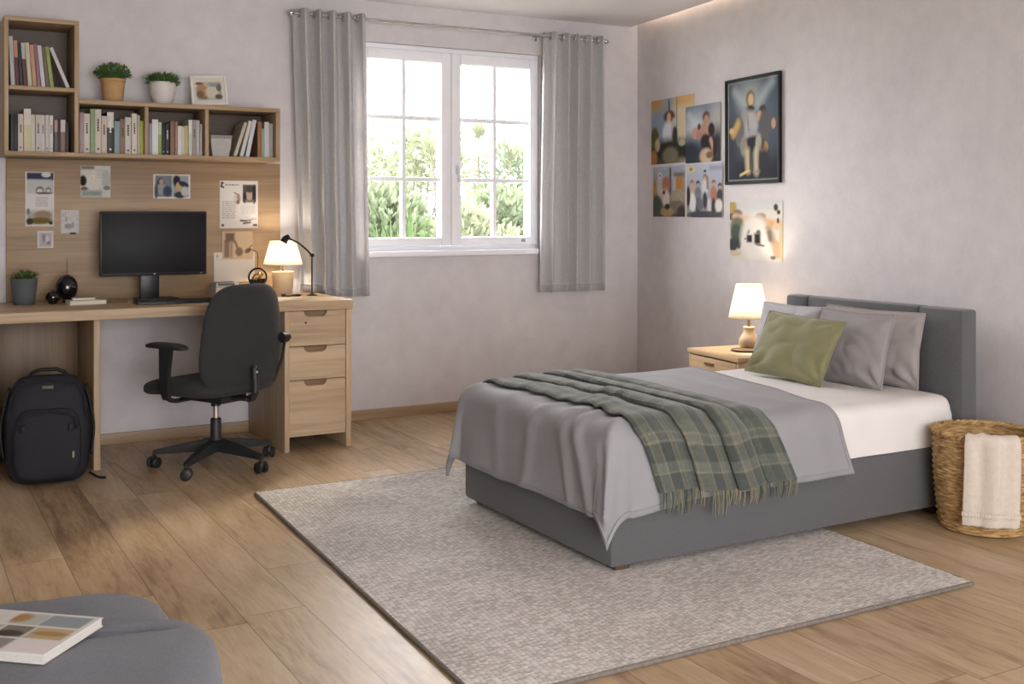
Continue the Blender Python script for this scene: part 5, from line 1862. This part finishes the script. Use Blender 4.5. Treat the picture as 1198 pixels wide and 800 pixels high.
M_gloss = mat('black_glaze', S(14, 14, 16), 0.12, 0.02, coat=0.5)
va = thing('round_vase', 'glossy black round vase with a single thin reed on the desk', 'vase', (0.802, 6.12, T0))
prf = [(0, 0), (0.022, 0), (0.024, 0.004)]
for k in range(0, 15):
    t = -1.22 + 2.62 * k / 14
    prf.append((0.054 * math.cos(t) * (1.0), 0.074 + 0.066 * math.sin(t) + 0.004))
prf += [(0.009, 0.146), (0.006, 0.14), (0.0, 0.138)]
MB().lathe(prf, n=36).build('body', M_gloss, va)
MB().tube([(0, 0, 0.138), (0.0015, 0, 0.19), (0.0, 0, 0.235)], [0.0018, 0.0016, 0.001], 6).build('reed', mat('reed_brown', S(78, 58, 42), 0.8), va)
sv = thing('bud_vase', 'tiny glossy black ball beside the round vase', 'ornament', (0.728, 6.063, T0))
MB().lathe([(0, 0), (0.014, 0), (0.02, 0.003)] + [(0.034 * math.cos(t), 0.034 + 0.034 * math.sin(t)) for t in [-0.9 + 2.4 * k / 12 for k in range(13)]] + [(0, 0.0679)], n=28).build('body', M_gloss, sv)
MB().ball((0.0, 0, 0.067), (0.006, 0.006, 0.004), 10, 6).build('stopper', M_bez, sv)
M_nb = mat('notebook_white', S(206, 200, 192), 0.7, 0.03)
nb = thing('notebook', 'white notebook lying on the desk by the vase, the lower one', 'notebook', (0.875, 5.985, T0), (0, 0, rad(4)))
MB().span((-0.09, -0.06, 0), (0.09, 0.06, 0.003)).span((-0.09, -0.06, 0.018), (0.09, 0.06, 0.021)).build('cover', M_nb, nb, smooth=False)
MB().span((-0.087, -0.057, 0.003), (0.087, 0.057, 0.018)).build('pages', M_pages, nb, smooth=False)
nb = thing('notebook', 'smaller grey-white notebook on top of the white one', 'notebook', (0.865, 5.995, T0 + 0.0212), (0, 0, rad(-3)))
MB().span((-0.055, -0.035, 0), (0.055, 0.035, 0.002)).span((-0.055, -0.035, 0.009), (0.055, 0.035, 0.011)).build('cover', mat('notebook_grey', S(176, 170, 164), 0.7), nb, smooth=False)
MB().span((-0.053, -0.033, 0.002), (0.053, 0.033, 0.009)).build('pages', M_pages, nb, smooth=False)
pc = thing('pencil', 'pencil lying on the desk right of the notebooks', 'pencil', (1.04, 6.0, T0 + 0.0038), (0, 0, rad(8)))
MB().tube([(-0.05, 0, 0), (0.045, 0, 0)], 0.0036, 6).build('barrel', mat('pencil_brown', S(120, 88, 54), 0.5), pc)
MB().tube([(0.045, 0, 0), (0.058, 0, 0)], [0.0036, 0.0006], 6).build('tip', mat('pencil_wood', S(196, 164, 120), 0.7), pc)

# two thick books lying flat behind the chair back
for lab, z, rgb, w_, d_, h_, ang, cov in (
        ('thick white book lying flat behind the chair, bottom of two', T0, (200, 198, 196), 0.15, 0.12, 0.058, 6, None),
        ('thin grey-green book lying on the thick white book', T0 + 0.0585, (206, 202, 192), 0.13, 0.10, 0.022, 2, (112, 124, 112))):
    o = thing('flat_book', lab, 'book', (1.625, 6.13, z), (0, 0, rad(ang)), 'books lying on the desk')
    cm = MB()
    t2 = 0.003
    cm.span((-w_ / 2, -d_ / 2, 0), (w_ / 2, d_ / 2, t2)).span((-w_ / 2, -d_ / 2, h_ - t2), (w_ / 2, d_ / 2, h_)).span((-w_ / 2, -d_ / 2, t2), (-w_ / 2 + t2, d_ / 2, h_ - t2))
    if cov:
        cm.span((-w_ * 0.42, -d_ * 0.4, h_), (w_ * 0.3, d_ * 0.4, h_ + 0.0006), 0, 1)
        cm.span((-w_ * 0.42, -d_ / 2 - 0.0005, 0.006), (w_ * 0.3, -d_ / 2 + 0.001, h_ - 0.004), 0, 1)
    cm.build('cover', [cover_mat(rgb), cover_mat(cov or rgb)], o, smooth=False)
    MB().span((-w_ / 2 + t2, -d_ / 2 + 0.003, t2), (w_ / 2 - 0.003, d_ / 2 - 0.003, h_ - t2)).build('pages', M_pages, o, smooth=False)

# ring ornament
ro = thing('ring_ornament', 'black ring ornament holding a bronze leaf, wire hook above, on the desk', 'ornament', (1.80, 6.10, T0))
M_blkm = mat('black_metal', S(24, 23, 23), 0.35, 0.03, metallic=0.4)
RC = 0.104
MB().tube([(0.050 * math.cos(q), 0, RC + 0.050 * math.sin(q)) for q in [2 * PI * k / 48 for k in range(48)]], 0.0055, 8, closed=True).build('ring', M_blkm, ro)
MB().lathe([(0, 0), (0.034, 0), (0.036, 0.006), (0.014, 0.012), (0.008, 0.03), (0.010, 0.050), (0, 0.052)], n=28).build('foot', M_blkm, ro)


def leaf_fn(u, v):
    a = 2 * PI * u
    b2 = -PI / 2 + PI * v
    x = 0.034 * math.cos(a) * math.cos(b2)
    z = 0.020 * math.sin(b2) + 0.010 * x / 0.034
    return (x, 0.012 * math.sin(a) * math.cos(b2), RC + 0.006 + z + 0.004 * math.sin(x * 300))


MB().grid(leaf_fn, 28, 16).build('leaf', mat('bronze', S(150, 118, 72), 0.35, 0.2, 60, metallic=0.6), ro, merge=True)
# dark lower bowl inside the ring
MB().grid(lambda u, v: (0.045 * math.cos(PI + PI * u) * v, 0.016 * math.sin(PI * v) * (1 if u < 2 else 0) - 0.008, RC - 0.008 + 0.038 * math.sin(PI + PI * u) * v), 24, 8).build('bowl', M_blkm, ro, solid=0.003)
MB().tube([(0, 0, RC + 0.05), (0, 0, RC + 0.135), (-0.012, 0, RC + 0.148), (-0.045, 0, RC + 0.160), (-0.052, 0, RC + 0.150)], 0.0018, 6).build('hook', M_blkm, ro)

table_lamp('table_lamp', 'lit table lamp with wide cream ceramic base on the desk', (1.945, 6.10, T0),
           [(0, 0), (0.048, 0), (0.052, 0.004), (0.063, 0.128), (0.061, 0.133), (0.02, 0.135), (0, 0.135)],
           mat('ceramic_cream', S(208, 182, 146), 0.6, 0.06, 20), (0.133, 0.180, 0.007), (0.110, 0.072, 0.172, 0.302), 0, 4.5, 'lit table lamps')
dl = thing('desk_lamp', 'thin black jointed reading lamp behind the cream lamp', 'lamp', (2.075, 5.982, T0))
MB().lathe([(0, 0), (0.030, 0), (0.032, 0.004), (0.012, 0.008), (0.006, 0.014), (0, 0.014)], n=28).build('base', M_blkm, dl)
MB().tube([(0, 0, 0.01), (0, 0, 0.226)], 0.0045, 10).build('pole', M_blkm, dl)
jt = MB().tube([(0, -0.011, 0.226), (0, 0.011, 0.226)], 0.011, 14)
jt.build('joint', M_blkm, dl)
MB().tube([(0, 0, 0.226), (-0.03, 0.004, 0.258), (-0.075, 0.010, 0.296), (-0.135, 0.018, 0.325)], 0.0055, 10).build('arm', M_blkm, dl)
hd = MB()
hd.tube([(-0.128, 0.018, 0.335), (-0.146, 0.019, 0.322), (-0.158, 0.021, 0.300)], [0.012, 0.018, 0.022], 16)
hd.build('head', M_blkm, dl)
cr = thing('cord', 'small tangle of black cord lying before the cream lamp', 'cord', (1.955, 5.965, T0))
pts = []
for k in range(60):
    q = k / 59 * 2 * PI * 2.6
    pts.append((0.045 * math.cos(q) * (0.6 + 0.4 * math.sin(q * 0.37)) + 0.01, 0.018 * math.sin(q * 1.1), 0.004 + 0.004 * k / 59 + 0.002 * math.sin(q * 2)))
MB().tube(pts, 0.0032, 6).build('loop', M_blkm, cr)
MB().box((-0.05, 0.0, 0.008), (0.025, 0.014, 0.014), 0.004).build('plug', M_blkm, cr)

# ------------------------------------------------------------------ floor cushion and picture book in the near corner
M_pouf = mat('pouf_grey_canvas', S(110, 112, 120), 0.9, 0.10, 160, 0.3, 500, sheen=0.1)
PT = 0.30
pf_ = thing('floor_cushion', 'grey canvas folding floor cushion with a book on it', 'cushion', (0.30, 2.45, 0), (0, 0, rad(-12)))


def slab(x0, x1, y0, y1, z0, z1, seed, amp, folded=False):
    hx, hy, hz = (x1 - x0) / 2, (y1 - y0) / 2, (z1 - z0) / 2

    def fn(u, v):
        a, b2 = 2 * PI * u, -PI / 2 + PI * v
        cb = max(0.0, math.cos(b2)) ** 0.34
        x = hx * sq(math.cos(a), 0.42) * cb
        y = hy * sq(math.sin(a), 0.42) * cb
        z = hz * sq(math.sin(b2), 0.35)
        n_ = amp * noise.noise((x * 6 + seed, y * 6, z * 2)) + amp * 0.8 * (1 - abs(noise.noise((x * 3 + y * 7 + seed, y * 3, 1)))) * (1 if z > 0 else 0)
        if folded and z > 0:
            # a tuck across the top, deepest towards the book
            yt = 0.235 + 0.10 * (x - 0.2)
            d_ = (y - yt) / 0.026
            n_ -= 0.055 * math.exp(-d_ * d_ * (1 if d_ > 0 else 4)) * sstep(0.36, 0.22, x)
        return (x + (x0 + x1) / 2, y + (y0 + y1) / 2, z + (z0 + z1) / 2 + n_ * (0.5 + 0.5 * cb) * (z > -hz * 0.8))
    return fn


MB().grid(slab(-0.55, 0.225, 0.10, 0.53, 0.002, PT, 1, 0.010), 96, 48).build('rear_pad', M_pouf, pf_, merge=True, angle=80)
MB().grid(slab(-0.55, 0.335, -0.45, 0.315, 0.002, PT + 0.014, 5, 0.012, True), 200, 140).build('front_pad', M_pouf, pf_, merge=True, angle=80)

bo = thing('picture_book', 'white picture book with a grid of colour swatches on the floor cushion', 'book', (0.245, 2.617, PT + 0.026), (0, 0, rad(-41)))
bw, bh_, bt = 0.135, 0.108, 0.020
cm = MB().span((-bw, -bh_, 0), (bw, bh_, 0.0025)).span((-bw, -bh_, bt - 0.0025), (bw, bh_, bt)).span((-bw, -bh_, 0.0025), (-bw + 0.003, bh_, bt - 0.0025))
cm.build('cover', mat('book_cover_white', S(214, 210, 204), 0.5, 0.02), bo, smooth=False)
MB().span((-bw + 0.003, -bh_ + 0.002, 0.0025), (bw - 0.002, bh_ - 0.002, bt - 0.0025)).build('pages', mat('page_edges_white', S(206, 202, 196), 0.8, 0.05, 200), bo, smooth=False)
a = Art(84, 66, (212, 208, 204))
a.r(0.58, 0.66, 0.96, 0.95, (140, 150, 154), 0.01).r(0.30, 0.66, 0.57, 0.95, (176, 180, 172), 0.01).e(0.34, 0.82, 0.1, 0.12, (168, 128, 82), 0.3).r(0.04, 0.66, 0.28, 0.95, (206, 204, 198), 0.01)
a.r(0.62, 0.34, 0.96, 0.62, (184, 160, 122), 0.01).e(0.8, 0.48, 0.16, 0.06, (160, 132, 88)).r(0.34, 0.34, 0.60, 0.62, (120, 118, 104), 0.01).e(0.46, 0.42, 0.12, 0.08, (72, 66, 54)).r(0.04, 0.34, 0.32, 0.62, (168, 174, 150), 0.01).e(0.15, 0.45, 0.08, 0.08, (110, 116, 86))
a.r(0.34, 0.05, 0.60, 0.3, (142, 136, 134), 0.01).e(0.4, 0.12, 0.1, 0.06, (104, 96, 92)).r(0.04, 0.05, 0.32, 0.3, (168, 152, 130), 0.01).r(0.62, 0.05, 0.96, 0.3, (216, 208, 206), 0.01)
a.mesh(lambda u, v: ((u * 2 - 1) * (bw - 0.002), (v * 2 - 1) * (bh_ - 0.002), bt + 0.0006), 0.0005, (0, 0, 1)).build('cover_picture', M_print, bo, smooth=False)

# ------------------------------------------------------------------ the garden beyond the window
GZ = -0.2
gd = MB().span((-6, 6.6, GZ - 0.2), (26, 40, GZ))
tag(gd.build('ground', mat('lawn_pale', S(80, 88, 64), 0.95, 0.2, 3), smooth=False), 'pale lawn outside the window', 'lawn', kind='structure')
M_gA = thin_mat('garden_green_bright', S(66, 84, 50), 0.35, 0.3, 8)
M_gB = thin_mat('garden_green_sage', S(104, 114, 90), 0.35, 0.25, 6)
M_gC = thin_mat('garden_green_olive', S(116, 122, 98), 0.35, 0.25, 6)
M_stem = mat('stem_brown', S(90, 82, 70), 0.9, 0.2)
GG = 'plants in the garden outside the window'


def garden_plant(name, label, loc, mb, m, stems=None):
    o = thing(name, label, 'plant', loc, group=GG)
    mb.build('foliage', m, o)
    if stems:
        s = MB()
        for p in stems:
            s.tube(p, [0.03 if len(stems) < 3 else 0.012] * len(p), 7)
        s.build('stem', M_stem, o)
    return o


def shrub(label, x, y, h, r, n, leaf, m, seed, gap=0.35):
    rr = random.Random(seed)
    mb = MB()
    stems = []
    for k in range(7):
        a = rr.uniform(0, 2 * PI)
        q = r * rr.uniform(0.1, 0.6)
        top = (q * math.cos(a), q * math.sin(a), h * rr.uniform(0.55, 0.88))
        t_ = bushy(n // 7, top, (r * 0.55, r * 0.55, h * 0.28), leaf, seed * 10 + k)
        mb.add(t_.v, t_.f)
        stems.append([(0, 0, 0), (top[0] * 0.4, top[1] * 0.4, top[2] * 0.5), top])
    low = bushy(n // 2, (0, 0, h * 0.25), (r * 0.9, r * 0.9, h * 0.4), leaf, seed * 10 + 9)
    mb.add(low.v, low.f)
    return garden_plant('garden_shrub', label, (x, y, GZ), mb, m, stems)


garden_plant('spiky_plant', 'bright green arching clump just outside the left casement', (3.43, 7.8, GZ),
             blades(340, 0.14, 1.66, 0.66, 0.014, 21, 0.35, 0.35), M_gA)
shrub('dense sage shrub behind the bright clump at the left casement', 3.86, 9.2, 1.85, 0.52, 3200, 0.09, M_gB, 31)
shrub('loose tall olive shrub seen through the middle of the left casement', 5.76, 12.6, 2.35, 0.72, 1800, 0.10, M_gC, 32)
shrub('low dense green shrub at the right casement, lower right', 5.64, 10.0, 1.50, 0.70, 3600, 0.09, M_gB, 33)
shrub('olive bush under the palm-like plant at the right casement', 4.50, 8.6, 1.40, 0.42, 2400, 0.085, M_gC, 34)
shrub('faint far shrub at the right edge of the right casement', 8.06, 14.0, 2.25, 0.9, 2400, 0.11, M_gB, 35)
shrub('pale far shrub at the left edge of the left casement', 5.96, 14.6, 2.3, 0.8, 2200, 0.10, M_gC, 36)
# strap-leaved plant with several bare stems
mb = MB()
stems = []
for k, (dx, dy, hh) in enumerate(((-0.30, 0, 2.10), (0.02, 0.1, 2.45), (0.34, -0.1, 2.2), (-0.6, 0.1, 2.25))):
    t_ = blades(44, 0.05, 0.50, 0.50, 0.011, 50 + k, 0.75, 0.6)
    mb.add([(x + dx, y + dy, z + hh - 0.12) for x, y, z in t_.v], t_.f)
    stems.append([(dx * 0.4, dy * 0.4, 0), (dx * 0.8, dy * 0.8, hh * 0.5), (dx, dy, hh)])
garden_plant('palm_like_plant', 'thin-stemmed plant with drooping strap leaves at the right casement', (5.95, 11.3, GZ), mb, M_gC, stems)
